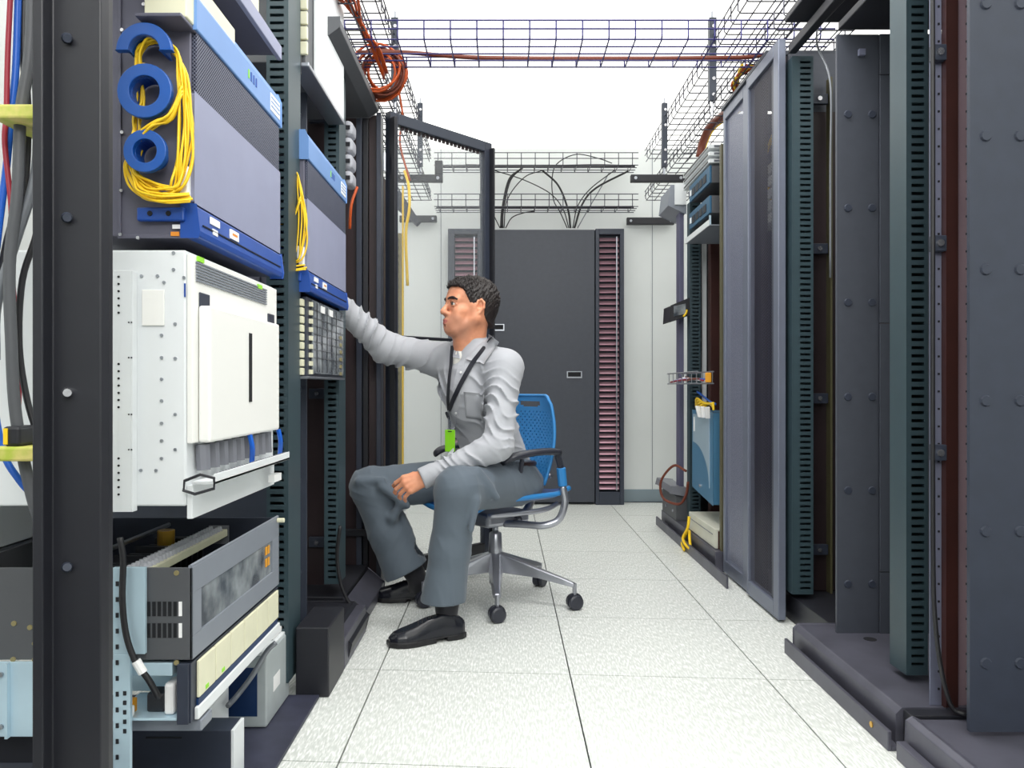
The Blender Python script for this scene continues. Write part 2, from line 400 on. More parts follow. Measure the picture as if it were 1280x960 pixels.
# ---- right row
r1 = thing('equipment_rack', 'nearest rack on the right with two perforated strips and a plain screwed panel', 'rack', (1.3, 1.5, 0))
screw_panel(r1, 1.09, 1.75, 1.80, .1, 2.4, (1.127, 1.2075, 1.5), [CH-(y-CY)*1.8/F_PX for y in (-160, 5, 170, 337, 501, 664, 829)])
for (a, b, m, nm) in ((1.079, 1.109, 'lav_strip', 'perforated_strip'), (1.111, 1.143, 'rust_post', 'post'), (1.146, 1.18, 'pink_strip', 'perforated_strip')):
    p = bx(nm, m, r1, (a, b, 1.95 if m != 'rust_post' else 1.935, 1.953, .1, 2.4), .001)
    if m != 'rust_post':
        q = MB(); z = .14
        while z < 2.2:
            q.box(b-.010, b-.006, 1.947, 1.95, z, z+.005); z += .0444
        q.build('holes', 'slot_dark', p)
MB().box(1.109, 1.111, 1.93, 1.95, .1, 2.4).build('edge', 'rust_post', r1)
for z in (.55, 1.27, 1.75): clip(r1, 1.075, 1.11, 1.948, CH-(565-CY)*1.95/F_PX if z == .55 else z)
bx('back_panel', 'rack_maroon', r1, (1.18, 1.75, 1.97, 1.99, .1, 2.4))
MB().prism([(.98, 0), (1.75, 0), (1.75, .09), (1.02, .09), (1.0, .1), (.985, .09)], 1, 1.0, 1.885).build('base', 'base_plate', r1, .002)
MB().box(.955, .978, 1.0, 1.875, 0, .045).build('base_rail', 'base_plate', r1, .003)
r2 = thing('equipment_rack', 'second rack on the right, open, with two green slotted posts and a screwed side panel', 'rack', (1.3, 2.5, 0))
slotted_post(r2, 1.098, 1.157, 2.10, 2.19, .12, 2.4, (1.112, 1.147))
slotted_post(r2, 1.092, 1.172, 2.917, 3.0, .12, ZT, (1.122, 1.162))
screw_panel(r2, 1.09, 1.227, 2.52, .1, 2.065, (1.126, 1.205), [CH-(y-CY)*2.52/F_PX for y in (143, 260, 378, 496, 613, 730)], 'panel_grey')
for (z0, z1) in ((.1, .3), (.303, 1.115), (1.118, 1.93), (1.933, 2.065)):
    bx('panel_strip', 'panel_grey', r2, (1.229, 1.75, 2.515, 2.53, z0, z1), .001)
bx('header_panel', 'panel_grey', r2, (1.13, 1.40, 3.06, 3.08, 2.0, 2.235), .002)
bx('back_panel', 'rack_maroon', r2, (1.15, 1.75, 3.05, 3.055, .1, 2.0))
bx('cable_duct', 'olive', r2, (1.272, 1.28, 3.0, 3.04, .1, 2.12))
for y in (122, 310, 498, 688): clip(r2, 1.20, 1.268, 3.03, CH-(y-CY)*3.0/F_PX)
t = MB(); t.box(1.09, 1.75, 1.9, 2.512, 2.075, 2.10); t.box(1.07, 1.10, 1.9, 2.9, 2.165, 2.2)
t.build('top_panel', 'rack_black', r2, .003)
MB().prism([(1.155,1.99),(1.175,1.99),(1.175,2.01),(1.155,2.01)], 1, 2.500, 2.5135).build('slot_hole', 'lav_strip', r2)
b = MB(); b.prism([(.985, 0), (1.75, 0), (1.75, .1), (1.0, .1), (.985, .085)], 1, 1.93, 2.62); b.build('base', 'base_plate', r2, .003)
b = MB(); b.box(.955, .965, 1.915, 2.625, 0, .05); b.box(.965, .985, 1.915, 2.625, 0, .012); b.build('base_rail', 'base_plate', r2, .002)
MB().cyl((.953, 2.0, .03), (.955, 2.0, .03), .008, n=8).build('screw', 'brass', r2)
bx('foot', 'rack_black', r2, (1.0, 1.75, 1.89, 1.928, 0, .1), .002)
bx('base', 'rack_black', r2, (1.11, 1.75, 2.625, 3.04, 0, .1), .002)
MB().cyl((1.17, 2.46, .1), (1.17, 2.46, .101), .02, n=16).build('cable_hole', 'slot_dark', r2)
bx('tray_end', 'rack_black', None, (1.02, 1.30, 2.55, 2.8, 2.235, 2.26), .004); o = bpy.context.scene.objects['tray_end']; o.name = 'black_bracket_plate'; setp(o, 'black plate over the second right rack beneath the basket tray', 'bracket')
cable('black_cable', [(1.16,2.85,2.26),(1.14,2.8,2.15),(1.165,2.75,2.0),(1.166,2.75,1.7),(1.166,2.75,1.3)], .004, 'grey_cable', 'thin grey cable hanging down beside the second green post on the right')
cable('black_cable', [(1.074,1.93,2.35),(1.076,1.93,1.6),(1.076,1.93,.6),(1.078,1.92,.3),(1.10,1.90,.13),(1.13,1.88,.104)], .006, 'black_cable', 'black cable running down beside the near perforated strip to the rack base')
cable('power_cable', [(1.12,2.8,2.2),(1.15,2.45,2.21),(1.2,2.25,2.14),(1.3,2.15,2.11)], .007, 'black_cable', 'black cable draped under the top of the second right rack')
# ---- right row : perforated double door cabinet
r3 = thing('perforated_cabinet', 'tall cabinet with two perforated doors in the right row', 'cabinet', (1.05, 3.3, 0))
def door(y0, y1, x, z0, z1, st, mf, mp, name='door', tilt=0):
    d = MB(); d.box(x, x+.03, y0, y0+st, z0, z1); d.box(x, x+.03, y1-st*.4, y1, z0, z1)
    d.box(x, x+.03, y0+st, y1-st*.4, z1-.05, z1); d.box(x, x+.03, y0+st, y1-st*.4, z0, z0+.06)
    o = d.build(name, mf, r3, .003)
    MB().add([(x+.012,y0+st,z0+.06),(x+.012,y1-st*.4,z0+.06),(x+.012,y1-st*.4,z1-.05),(x+.012,y0+st,z1-.05)], [(0,1,2,3)]).build('mesh_panel', mp, o)
    return o
door(2.95, 3.34, 1.05, .012, 2.245, .055, 'door_frame', 'perforated')
door(3.345, 3.73, 1.06, .012, 2.245, .075, 'door_frame', 'perforated_light')
bx('side_panel', 'rack_maroon', r3, (1.083, 1.75, 3.085, 3.10, .02, 2.235))
bx('side_panel', 'rack_dark', r3, (1.10, 1.75, 3.735, 3.75, .02, 2.235))
bx('back_panel', 'rack_black', r3, (1.74, 1.75, 3.1, 3.735, .02, 2.235))
bx('corner_post', 'rack_dark', r3, (1.082, 1.112, 2.955, 2.99+.02-.02, .105, 2.235) if False else (1.06, 1.086, 3.0, 3.05, .02, 2.235))
bx('hinge_post', 'rack_black', r3, (1.10, 1.13, 3.30, 3.38, .02, 2.235))
bx('top_panel', 'panel_grey', r3, (1.05, 1.75, 3.09, 3.73, 2.246, 2.262))
bx('foot', 'rack_black', r3, (1.10, 1.75, 3.1, 3.7, 0, .02))
for i in range(5):
    b = MB().box(1.18, 1.30, 3.38, 3.62, 1.86-.055*i, 1.905-.055*i).build('connector_block', 'white_paint', r3, .006)
for i, (mm, pts) in enumerate((('yellow_cable', [(1.2,3.4,2.05),(1.16,3.45,1.9),(1.2,3.45,1.75),(1.22,3.4,1.5),(1.2,3.4,1.2)]), ('orange_cable', [(1.2,3.2,1.9),(1.18,3.2,1.6),(1.2,3.2,1.3),(1.2,3.2,1.05)]), ('yellow_cable', [(1.25,3.2,1.95),(1.2,3.2,1.5),(1.22,3.2,.9),(1.22,3.2,.3)]), ('orange_cable', [(1.15,3.5,1.8),(1.13,3.55,1.55),(1.16,3.5,1.35)]))):
    cable('cable', pts, .009, mm, None, parent=r3)
# ---- right row : open frame with switches
r4 = thing('open_rack', 'far open rack on the right holding blue switches and loose cables', 'rack', (1.2, 4.3, 0))
slotted_post(r4, 1.092, 1.155, 4.53, 4.6, .12, 2.0, (1.106, 1.145))
bx('edge_post', 'olive', r4, (1.062, 1.078, 3.765, 3.80, .1, 2.1), .002)
bx('rear_post', 'lavender', r4, (1.06, 1.087, 4.66, 4.75, .1, 2.05), .002)
bx('rear_post', 'rust_post', r4, (1.20, 1.26, 4.48, 4.54, .1, 2.0), .002)
bx('pipe', 'white_paint', r4, (1.18, 1.205, 4.58, 4.605, .45, 2.0), .004)
bx('back_panel', 'rack_black', r4, (1.16, 1.75, 4.8, 4.82, .1, 2.0))
bx('back_panel', 'rack_black', r4, (1.74, 1.75, 3.76, 4.8, .1, 2.0))
bx('post_filler', 'rack_maroon', r4, (1.275, 1.75, 4.53, 4.54, .1, 2.0))
b = MB(); b.box(1.03, 1.75, 3.76, 5.05, 0, .1); b.build('base', 'base_plate', r4, .003)
b = MB(); b.box(.995, 1.005, 3.45, 5.06, 0, .055); b.box(1.005, 1.028, 3.76, 5.06, 0, .014); b.build('base_rail', 'base_plate', r4, .002)
def switch(z0, z1, label):
    t = thing('network_switch', label, 'switch', (1.06, 4.1, z0), 'blue rack switches')
    bx('chassis', 'grey_dark_paint', t, (1.062, 1.45, 3.94, 4.37, z0, z1), .002)
    f = bx('front_panel', 'switch_blue', t, (1.05, 1.0615, 3.94, 4.37, z0, z1), .002)
    for k in range(4): bx('port_block', 'rack_black', f, (1.047, 1.05, 4.0+.08*k, 4.06+.08*k, z0+.02, z1-.03))
    bx('label_strip', 'label_white', f, (1.047, 1.05, 4.32, 4.35, z0+.03, z1-.03))
    h = MB(); 
    for a in range(6):
        for c in range(3): h.box(1.10+.05*a, 1.106+.05*a, 3.937, 3.94, z0+.02+.025*c, z0+.026+.025*c)
    h.build('vent_holes', 'slot_dark', t)
switch(1.955, 2.045, 'upper blue switch in the far right rack')
switch(1.80, 1.89, 'lower blue switch in the far right rack')
sh = thing('rack_shelf', 'pale metal shelf under the two blue switches', 'shelf', (1.06, 4.1, 1.72))
bx('shelf_plate', 'grey_paint', sh, (1.05, 1.45, 3.94, 4.45, 1.735, 1.741), .001); bx('shelf_lip', 'white_paint', sh, (1.045, 1.05, 3.94, 4.45, 1.735, 1.765)); bx('shelf_side', 'pale_blue', sh, (1.05, 1.06, 3.945, 3.95, 1.741, 1.79))
for k in range(3):
    t = thing('patch_panel', ('bottom', 'middle', 'top')[k]+' one of three pale patch panels above the blue switches', 'patch panel', (1.05, 4.1, 2.07+.035*k), 'patch panels above the switches')
    bx('plate', 'white_paint', t, (1.045, 1.40, 3.93, 4.5, 2.055+.037*k, 2.075+.037*k), .002)
    bx('port_strip', 'rack_black', t, (1.0435, 1.045, 3.95, 4.48, 2.06+.037*k, 2.07+.037*k))
    bx('edge_strip', 'steel', t, (1.07, 1.2, 3.927, 3.93, 2.06+.037*k, 2.07+.037*k))
t = thing('junction_box', 'pale grey sloping box jutting out beneath the right tray near the back', 'box', (1.0, 4.55, 1.97)); MB().prism([(.985, 2.0), (1.09, 1.95), (1.09, 2.12), (1.0, 2.12)], 1, 4.62, 4.9).build('body', 'grey_paint', t, .003); bx('flange', 'white_paint', t, (1.02, 1.09, 4.605, 4.619, 2.0, 2.13), .002)
t = thing('keypad_box', 'small black angled console jutting from the far slotted post', 'console', (1.0, 4.5, 1.35)); MB().prism([(.975, 1.295), (1.088, 1.33), (1.088, 1.43), (.98, 1.385)], 1, 4.53, 4.72).build('body', 'rack_black', t, .003); MB().obox((1.03, 4.523, 1.36), (.035, 0, .008), (0, .003, 0), (0, 0, .03)).build('screen', 'glass_dark', t); cable('tie', [(1.05, 4.515, 1.32), (1.065, 4.51, 1.34), (1.07, 4.51, 1.36)], .006, 'yellow_cable', None, parent=t)
# wire shelf with cables
t = thing('wire_shelf', 'narrow wire shelf holding loose coloured wires on the far right rack', 'shelf', (1.05, 4.2, .93))
for z in (.925, .985):
    for x in (.98, 1.06): MB().tube([(x, 3.9, z), (x, 4.62, z)], .004, 5).build('rail_wire', 'steel', t)
for k in range(7): MB().tube([(.98, 3.92+.11*k, .985), (.98, 3.92+.11*k, .925), (1.06, 3.92+.11*k, .925), (1.06, 3.92+.11*k, .985)], .003, 4).build('cross_wire', 'steel', t)
bx('terminal', 'amber', t, (1.02, 1.05, 3.90, 3.915, .93, .98), .004)
lw = [('red_cable', 'red'), ('blue_cable', 'blue'), ('label_white', 'white'), ('orange_cable', 'orange'), ('label_white', 'second white'), ('brown_cable', 'brown')]
for i, (mm, nm) in enumerate(lw):
    cable('loose_wire', [(.99+.011*i, 4.58-.03*i, .935+.006*i), (1.0+.01*i, 4.35, .945+.004*(i % 3)), (1.03-.006*i, 4.15, .95), (1.02+.006*i, 3.95, .94+.006*(i % 2))], .0055, mm, nm+' loose wire lying on the wire shelf of the far right rack', 'wire', 'loose wires on the wire shelf')
cable('blue_cable', [(1.09,4.35,.88),(1.08,4.2,.86),(1.07,4.0,.83),(1.07,3.9,.82)], .006, 'blue_cable', 'short blue cable under the wire shelf', 'cable')
for i in range(5):
    cable('yellow_cable', [(1.07+.01*i, 4.3, .80), (1.05, 4.2-.03*i, .845-.012*i), (1.055+.008*i, 4.05, .82), (1.06, 3.9, .825-.008*i)], .006, 'yellow_cable', 'yellow cable tangled above the teal unit', 'cable', 'yellow cables above the teal unit')
for i in range(3):
    o = MB().obox((1.04, 4.12-.09*i, .775), (.004, .012*(i-1), -.03), (0, .014, 0), (.01, 0, 0)).build('connector', 'label_white', None, .003); setp(o, ('left', 'middle', 'right')[i]+' one of three white plugs dangling from the yellow cables', 'plug', None, 'white plugs'[:11])
# teal unit
t = thing('teal_unit', 'teal upright unit with pale quarter round inset in the far right rack', 'equipment unit', (1.07, 4.1, .3))
MB().prism([(3.93, .302), (4.36, .345), (4.36, .775), (3.93, .775)], 0, 1.065, 1.30).build('housing', 'teal_panel', t, .004)
ins = [(3.99, .755), (4.33, .755), (4.33, .60)]+[(4.33-.34*math.sin(a*math.pi/20), .60-.22*(1-math.cos(a*math.pi/20))) for a in range(1, 10)]+[(3.99, .38)]
MB().prism(ins, 0, 1.061, 1.065).build('inset', 'inset_grey', t)
bx('label', 'label_white', t, (1.059, 1.061, 4.29, 4.31, .66, .74)); MB().cyl((1.058, 4.18, .37), (1.065, 4.18, .37), .008, n=8).build('screw', 'screw_steel', t)
cable('yellow_cable', [(1.02,4.25,.19),(1.01,4.24,.13),(.99,4.27,.06),(1.0,4.15,.035),(1.01,4.2,.08),(1.03,4.3,.10),(1.0,4.33,.03),(.985,4.22,.012)], .008, 'yellow_cable', 'yellow cable knotted and hanging over the base rail on the right', 'cable')
cable('orange_cable', [(1.05,4.45,.42),(1.0,4.55,.44),(.94,4.62,.34),(.95,4.6,.24),(1.02,4.5,.22),(1.05,4.45,.28),(1.055,4.42,.36)], .008, 'brown_cable', 'copper coloured cable loop beside the foot of the teal unit', 'cable')
t = thing('cable_duct', 'dark grey duct box at the far end of the right rack base', 'box', (1.05, 4.8, .1)); bx('box_body', 'grey_dark_paint', t, (1.03, 1.1, 4.62, 5.02, .101, .25), .003); MB().prism([(.99, .27), (1.1, .25), (1.1, .30), (1.0, .31)], 1, 4.6, 5.04).build('lid', 'plastic_grey', t, .003)
for y in (4.7, 4.9): MB().cyl((1.024, y, .15), (1.03, y, .15), .009, n=8).build('screw', 'steel', t)
t = thing('rack_server', 'cream flat server sitting low on the right base rail', 'server', (1.1, 4.0, .1)); bx('case', 'beige', t, (1.045, 1.45, 3.82, 4.36, .102, .20), .004); bx('front_groove', 'plastic_grey', t, (1.043, 1.045, 3.86, 4.33, .165, .169)); bx('side_bracket', 'rust_post', t, (1.06, 1.1, 3.812, 3.819, .102, .19))
cable('orange_bundle', [(1.20,3.45,2.29),(1.17,3.8,2.31),(1.11,4.1,2.31),(1.085,4.2,2.25),(1.07,4.22,2.17)], .022, 'brown_cable', 'thick brown cable bundle dropping from the right tray to the patch panels', n=10)
for i in range(3): cable('yellow_cable', [(1.22,3.5+.04*i,2.3),(1.19,3.9,2.305),(1.13,4.15,2.3),(1.11,4.28+.02*i,2.22),(1.10,4.3,2.17)], .006, 'yellow_cable', 'yellow cable following the brown bundle down from the right tray', 'cable', 'yellow cables on the right tray')
for i in range(4): cable('orange_cable', [(1.02+.02*i,3.3,2.29),(1.05,3.45+.03*i,2.31),(1.09,3.6,2.30-.01*i),(1.12,3.75,2.30)], .007, 'orange_cable' if i % 2 else 'yellow_cable', ('yellow' if i % 2 == 0 else 'orange')+' cable piled on top of the perforated cabinet', 'cable', ('yellow' if i % 2 == 0 else 'orange')+' cables on the perforated cabinet')

# ------------------------------------------------ left row frames
XP = -.62
l1 = thing('equipment_rack', 'nearest left rack with a wide black post and dark base', 'rack', (-.8, 1.6, 0))
b = MB(); px0, px1, px2, px3 = wx(55, 1.18), wx(68, 1.18), wx(128, 1.18), wx(133, 1.18)
b.prism([(px0, 1.19), (px0, 1.15), (px1, 1.15), (px1, 1.175), (px2, 1.175), (px3, 1.19), (-.622, 1.20), (-.622, 1.22), (px0, 1.235)], 2, 0.02, 2.5)
b.build('front_post', 'rack_black', l1, .002)
for y in (48, 272, 491, 709): MB().cyl(W(84, y, 1.165), W(84, y, 1.175), .006, .0085, 12).build('bolt', 'screw_steel' if y == 491 else 'rack_dark', l1)
lb = wx(290, 1.70)
bx('base', 'rack_dark', l1, (-1.4, -.605, 1.56, 1.69, 0, .149) if False else (-1.5, -.612, 1.713, 1.78, .012, .143), .002)
bx('base_cap', 'white_paint', l1, (-.611, -.604, 1.713, 1.78, .012, .143), .001)
bx('base_slot', 'slot_dark', l1, (-.80, -.72, 1.7115, 1.7125, .125, .129))
bx('base_beam', 'panel_grey', l1, (-1.5, -.80, 1.3, 1.62, .13, .17), .003)
for z in (.095, .06): MB().cyl((-.84, 1.70, z-.0), (-.84, 1.7125, z-.0), .008, n=10).build('bolt', 'brass', l1)
bx('floor_plate', 'carpet_dark', l1, (-1.6, -.541, 1.0, 2.24, .001, .011), .001)
l2 = thing('equipment_rack', 'second left rack with green slotted post, screwed inner panel and black pedestal foot', 'rack', (-.8, 2.4, 0))
slotted_post(l2, -.683, XP, 2.2, 2.33, .06, 2.4, (-.673, -.633))
screw_panel(l2, -1.45, -.672, 2.60, .11, 2.35, (-.70,), [CH-(y-CY)*2.6/F_PX for y in (145, 259, 373, 487, 601, 716)])
bx('pedestal', 'rack_black', l2, (-.612, -.514, 2.245, 2.46, 0, .205), .004)
bx('pedestal_side', 'base_plate', l2, (-.6, -.515, 2.47, 2.85, 0, .10), .003)
MB().prism([(-.75, .0), (-.52, .0), (-.505, .06), (-.56, .11), (-.75, .11)], 1, 2.53, 2.86).build('base', 'rack_black', l2, .002)
l3 = thing('equipment_rack', 'third left rack, open, behind the reaching man', 'rack', (-.8, 3.1, 0))
slotted_post(l3, -.676, XP, 2.875, 2.99, .17, 2.13, (-.662, -.632))
bx('back_panel', 'rack_maroon', l3, (-1.3, -.70, 3.06, 3.07, .12, 2.1))
for y in (148+0, 492, 677): clip(l3, -.775, -.712, 3.055, CH-(y-CY)*3.05/F_PX)
MB().prism([(-.72, 2.10), (-.60, 2.10), (-.56, 2.13), (-.56, 2.16), (-.72, 2.16)], 1, 2.60, 3.40).build('top_beam', 'grey_dark_paint', l3, .003)
for (a, b_, m, yo) in ((-.80, -.66, 'rack_maroon', 0), (-.658, -.635, 'rack_dark', -.02), (-.632, -.61, 'rack_black', 0), (-.607, -.572, 'rack_maroon', .01), (-.569, -.548, 'rack_dark', -.02)):
    bx('frame_profile', m, l3, (a, b_, 3.42+yo, 3.47, .0, 2.12), .002)
b = MB(); b.prism([(-.60, 0), (-.535, 0), (-.53, .05), (-.535, .055), (-.60, .11)], 1, 2.88, 3.38); b.build('base', 'base_plate', l3, .003)
bx('base', 'rack_black', l3, (-1.3, -.605, 2.88, 3.40, 0, .12), .003)
bx('cross_rail', 'rack_black', l3, (-.80, -.56, 3.40-.02, 3.40-.001, .25, .28), .002)
for i in range(4):
    o = MB().box(-.66, -.62, 3.12, 3.22, 1.73+.068*i-.001, 1.79+.068*i).build('power_plug', 'lav_plug', None, .018, seg=3); setp(o, ('lowest', 'second from bottom', 'third from bottom', 'topmost')[i]+' of the four rounded white plugs behind the second green post', 'plug', 'white power plugs'); MB().box(-.646, -.628, 3.112, 3.119, 1.75+.068*i, 1.765+.068*i).build('socket', 'rack_black', o)
l4 = thing('equipment_rack', 'fourth left rack with gold slotted post beyond the open door', 'rack', (-.8, 4.0, 0))
slotted_post(l4, -.645, -.585, 4.36, 4.44, .1, 1.78, (-.632, -.60), 'gold_dim', .0444, .018)
bx('edge_strip', 'yellow_cable', l4, (-.584, -.578, 4.36, 4.40, .1, 2.05))
bx('post', 'rack_maroon', l4, (-.78, -.66, 4.2, 4.26, .0, 2.05), .002)
bx('back_panel', 'rack_black', l4, (-1.4, -.78, 4.4, 4.42, 0, 2.05))
bx('base', 'base_plate', l4, (-1.4, -.56, 3.55, 4.5, 0, .1), .003)
MB().prism([(-.66, 1.98), (-.52, 1.86), (-.50, 1.88), (-.62, 2.06)], 1, 4.5, 4.56).build('support_arm', 'rack_dark', l4, .002)
for i, (z, lab) in enumerate(((.16, 'lower pale flat unit beyond the open door, seen between the legs'), (.24, 'upper pale flat unit beyond the open door, seen between the legs'))):
    t = thing('flat_unit', lab, 'equipment unit', (-.6, 4.0, z)); bx('case', 'white_paint', t, (-.9, -.55+.0*i, 3.7, 4.3, z-.02, z+.04), .003); bx('dark_trim', 'plastic_grey', t, (-.549, -.545, 3.72, 4.28, z, z+.012))
# ---- open glass door on the left row
dr = thing('rack_door', 'open dark framed rack door with see-through mesh swung into the aisle', 'door', (-.52, 3.41, 0))
ha, fb = Vector((-.52, 3.41, 0)), Vector((-.077, 3.87, 0)); u = (fb-ha); L = u.length; u.normalize(); nn = Vector((u.y, -u.x, 0))
def dbox(name, m, a, b, z0, z1, th=.018, off=0, parent=dr, bev=.003):
    c = ha+u*((a+b)/2)+nn*off+Vector((0, 0, (z0+z1)/2)); return MB().obox(c, u*((b-a)/2), nn*th, (0, 0, (z1-z0)/2)).build(name, m, parent, bev)
dbox('hinge_stile', 'rack_dark', 0, .045, .06, 2.13); dbox('lock_stile', 'rack_dark', L-.05, L, .06, 2.13)
dbox('top_rail', 'hanger_dark', .045, L-.05, 2.08, 2.13); dbox('bottom_rail', 'rack_black', .045, L-.05, .06, .13)
dbox('lip', 'rack_black', 0, .015, .1, 2.1, .03, .02); dbox('lock_lip', 'rack_black', L-.018, L-.006, .1, 2.1, .026, .02)
dbox('cross_bar', 'rack_black', .045, L-.05, 1.125, 1.14, .006)
m = mat('door_glass', (222, 228, 232), .08, 0); nt = m.node_tree; tr = nt.nodes.new('ShaderNodeBsdfTransparent'); mx = nt.nodes.new('ShaderNodeMixShader'); mx.inputs[0].default_value = .94
nt.links.new(nt.nodes['Principled BSDF'].outputs[0], mx.inputs[1]); nt.links.new(tr.outputs[0], mx.inputs[2]); nt.links.new(mx.outputs[0], nt.nodes['Material Output'].inputs[0])
dbox('pane', 'door_glass', .045, L-.05, .13, 2.08, .002, 0, dr, 0)
for z in (.3, 1.1, 1.9):
    MB().cyl(ha+Vector((-.012, -.02, z-.04)), ha+Vector((-.012, -.02, z+.04)), .009, n=8).build('hinge', 'steel', dr)
sd = MB()
for k in range(20):
    c = ha+u*(.08+k*.025)+Vector((0, 0, 2.072)); sd.obox(c, u*.007, nn*.004, (0, 0, .008))
sd.build('top_seal', 'rack_maroon', dr)
# orange coil on top of left racks
for i in range(14):
    r = random.Random(i); R_ = .075+.03*r.random(); cx, cy, cz = -.50-.05*r.random(), 3.25+.12*r.random(), 2.27-.03*r.random(); tl = (r.random()-.5)*.9
    pts = [Vector((cx+R_*math.cos(a), cy+R_*.5*math.sin(a)*math.sin(tl), cz+R_*math.sin(a))) for a in [2*math.pi*k/18 for k in range(18)]]
    o = MB().tube(pts, .0055, 5, True).build('coiled_cable', 'orange_cable' if i % 3 else 'brown_cable', None, smooth=True)
    setp(o, ('orange' if i % 3 else 'brown')+' cable loop coiled over the left rack top beside the door hinge', 'cable', ('orange' if i % 3 else 'brown')+' coiled cables')
for i in range(6):
    r = random.Random(50+i)
    cable('orange_cable', [(-.62+.02*i, 2.7, 2.30), (-.56, 2.9+.03*i, 2.30+.02*r.random()), (-.54+.03*r.random(), 3.1, 2.28), (-.5-.03*r.random(), 3.3, 2.22+.05*r.random())], .0055, 'orange_cable', 'orange cable snaking along the left tray toward the coil', 'cable', 'orange cables on the left tray')
cable('orange_cable', [(-.6,3.12,1.72),(-.62,3.1,1.64),(-.63,3.12,1.55)], .006, 'orange_cable', 'orange cable hanging under the white plugs', 'cable')
cable('yellow_cable', [(-.60,4.6,2.2),(-.57,4.55,2.1),(-.56,4.5,1.95),(-.58,4.5,1.8),(-.57,4.5,1.5)], .009, 'yellow_cable', 'yellow cable dropping beyond the open door', 'cable')
cable('orange_cable', [(-.60,4.3,2.6),(-.58,4.35,2.45),(-.60,4.4,2.3),(-.55,4.45,2.1)], .006, 'orange_cable', 'orange cable dropping through the tray beyond the open door', 'cable')
cable('black_cable', [(-.60,2.80,.4),(-.62,2.84,.28),(-.60,2.84,.16),(-.555,2.84,.08),(-.53,2.84,.06)], .007, 'black_cable', 'black cable curling down at the foot of the second green post', 'cable')
# ------------------------------------------------ left row equipment
XF = -.60
def network_unit(y0, y1):
    t = thing('network_chassis', 'large grey network chassis with blue trims and three cable spools, nearest on the left', 'network equipment', (XF, y0, 1.2), 'grey and blue network chassis')
    b = MB().box(-.86, XF-.006, y0+.004, y1, 1.20, 1.68); b.build('case', 'chassis_purple', t, .002)
    MB().box(-.745, -.739, y0, y0+.0035, 1.20, 1.68).box(-.745, -.60, y0, y0+.0035, 1.195, 1.203).build('side_flange', 'chassis_purple', t, .001)
    f = MB().prism([(y0, 1.265), (y1, 1.265), (y1, 1.475), (y0, 1.475)], 0, XF-.006, XF+.004).build('front_cover', 'chassis_front', t, .003)
    MB().box(XF-.006, XF+.003, y0+.01, y1-.004, 1.476, 1.594).build('vent_panel', 'vent_dots', t, .001)
    tp = MB().prism([(XF-.02, 1.598), (XF+.006, 1.598), (XF+.006, 1.66), (XF-.003, 1.682), (XF-.02, 1.682)], 1, y0-.004, y1+.002).build('top_trim', 'blue_light', t, .003)
    MB().box(-.645, XF-.021, y0-.004, y0+.05, 1.598, 1.682).build('trim_end', 'blue_trim', tp, .004)
    bt = MB().prism([(XF-.02, 1.198), (XF+.01, 1.198), (XF+.012, 1.21), (XF+.006, 1.258), (XF-.02, 1.262)], 1, y0-.004, y1+.002).build('bottom_trim', 'blue_trim', t, .003)
    MB().box(XF+.0085, XF+.0125, y0+.02, y1-.02, 1.222, 1.2245).build('groove', 'slot_dark', bt)
    for k in range(4): MB().box(XF+.006, XF+.0075, y0+.30+.018*k, y0+.306+.018*k, 1.625, 1.645).build('indicator', 'label_green' if k == 0 else 'blue_trim', tp)
    MB().box(XF+.004, XF+.0072, y1-.09, y1-.01, 1.612, 1.655).build('label', 'label_white', tp)
    for k in range(3): MB().box(XF+.0068, XF+.008, y1-.085, y1-.015, 1.622+.011*k, 1.625+.011*k).build('label_line', 'blue_light', tp)
    MB().box(XF+.009, XF+.0112, y0+.06, y0+.11, 1.236, 1.25).build('label', 'label_white', bt); MB().box(XF+.009, XF+.0125, y0+.17, y0+.22, 1.228, 1.248).build('label', 'label_white', bt); MB().box(XF+.0115, XF+.0128, y0+.18, y0+.21, 1.236, 1.241).build('label_band', 'label_orange', bt)
    MB().box(XF+.009, XF+.0125, y0+.07, y0+.095, 1.216, 1.228).build('label', 'label_white', bt)
    # vent slits strip on the near edge of the cover
    # spools
    for (px, py, r, half) in ((193, 75, .052, True), (193.5, 124, .051, False), (194, 197, .040, False)):
        p = W(px, py, 1.474); c = (p.x, y0-.036, p.z)
        s = MB().ring(c, (0, -1, 0), r, r*.56, .012, 28, *( (0, math.pi) if half else (0, 2*math.pi)))
        s.ring((c[0], y0-.036, c[2]), (0, 1, 0), r*.62, r*.56, .036, 24, *( (math.pi, 2*math.pi) if half else (0, 2*math.pi)))
        s.build('cable_spool', 'spool_blue', t, .0015)
    for i, (px, py) in enumerate(((152, 37), (179, 5), (150, 293), (172, 297), (152, 165), (151, 238))):
        p = W(px, py, 1.474); MB().cyl((p.x, y0-.004, p.z), (p.x, y0, p.z), .0035, n=8).build('rivet', 'screw_steel', t)
    a, b_ = W(173, 260, 1.474), W(232, 277, 1.474)
    q = MB().box(a.x, b_.x, y0-.012, y0, b_.z, a.z).build('lower_bracket', 'blue_trim', t, .003)
    for px in (190, 213): 
        p = W(px, 268, 1.474); MB().cyl((p.x, y0-.014, p.z), (p.x, y0-.0125, p.z), .005, n=10).build('hole', 'slot_dark', q)
    for (px, py, m) in ((220, 283, 'label_white'), (218, 292, 'label_orange')):
        p = W(px, py, 1.474); MB().box(p.x-.008, p.x+.008, y0-.002, y0, p.z-.004, p.z+.004).build('sticker', m, t)
    MB().box(-.618, -.603, y0-.02, y0-.001, 1.275, 1.33).box(-.624, -.612, y0-.024, y0-.02, 1.29, 1.33).build('cable_clip', 'label_white', t, .002)
    return t
YA, YB1 = 1.478, 2.035
n1 = network_unit(YA, YB1)
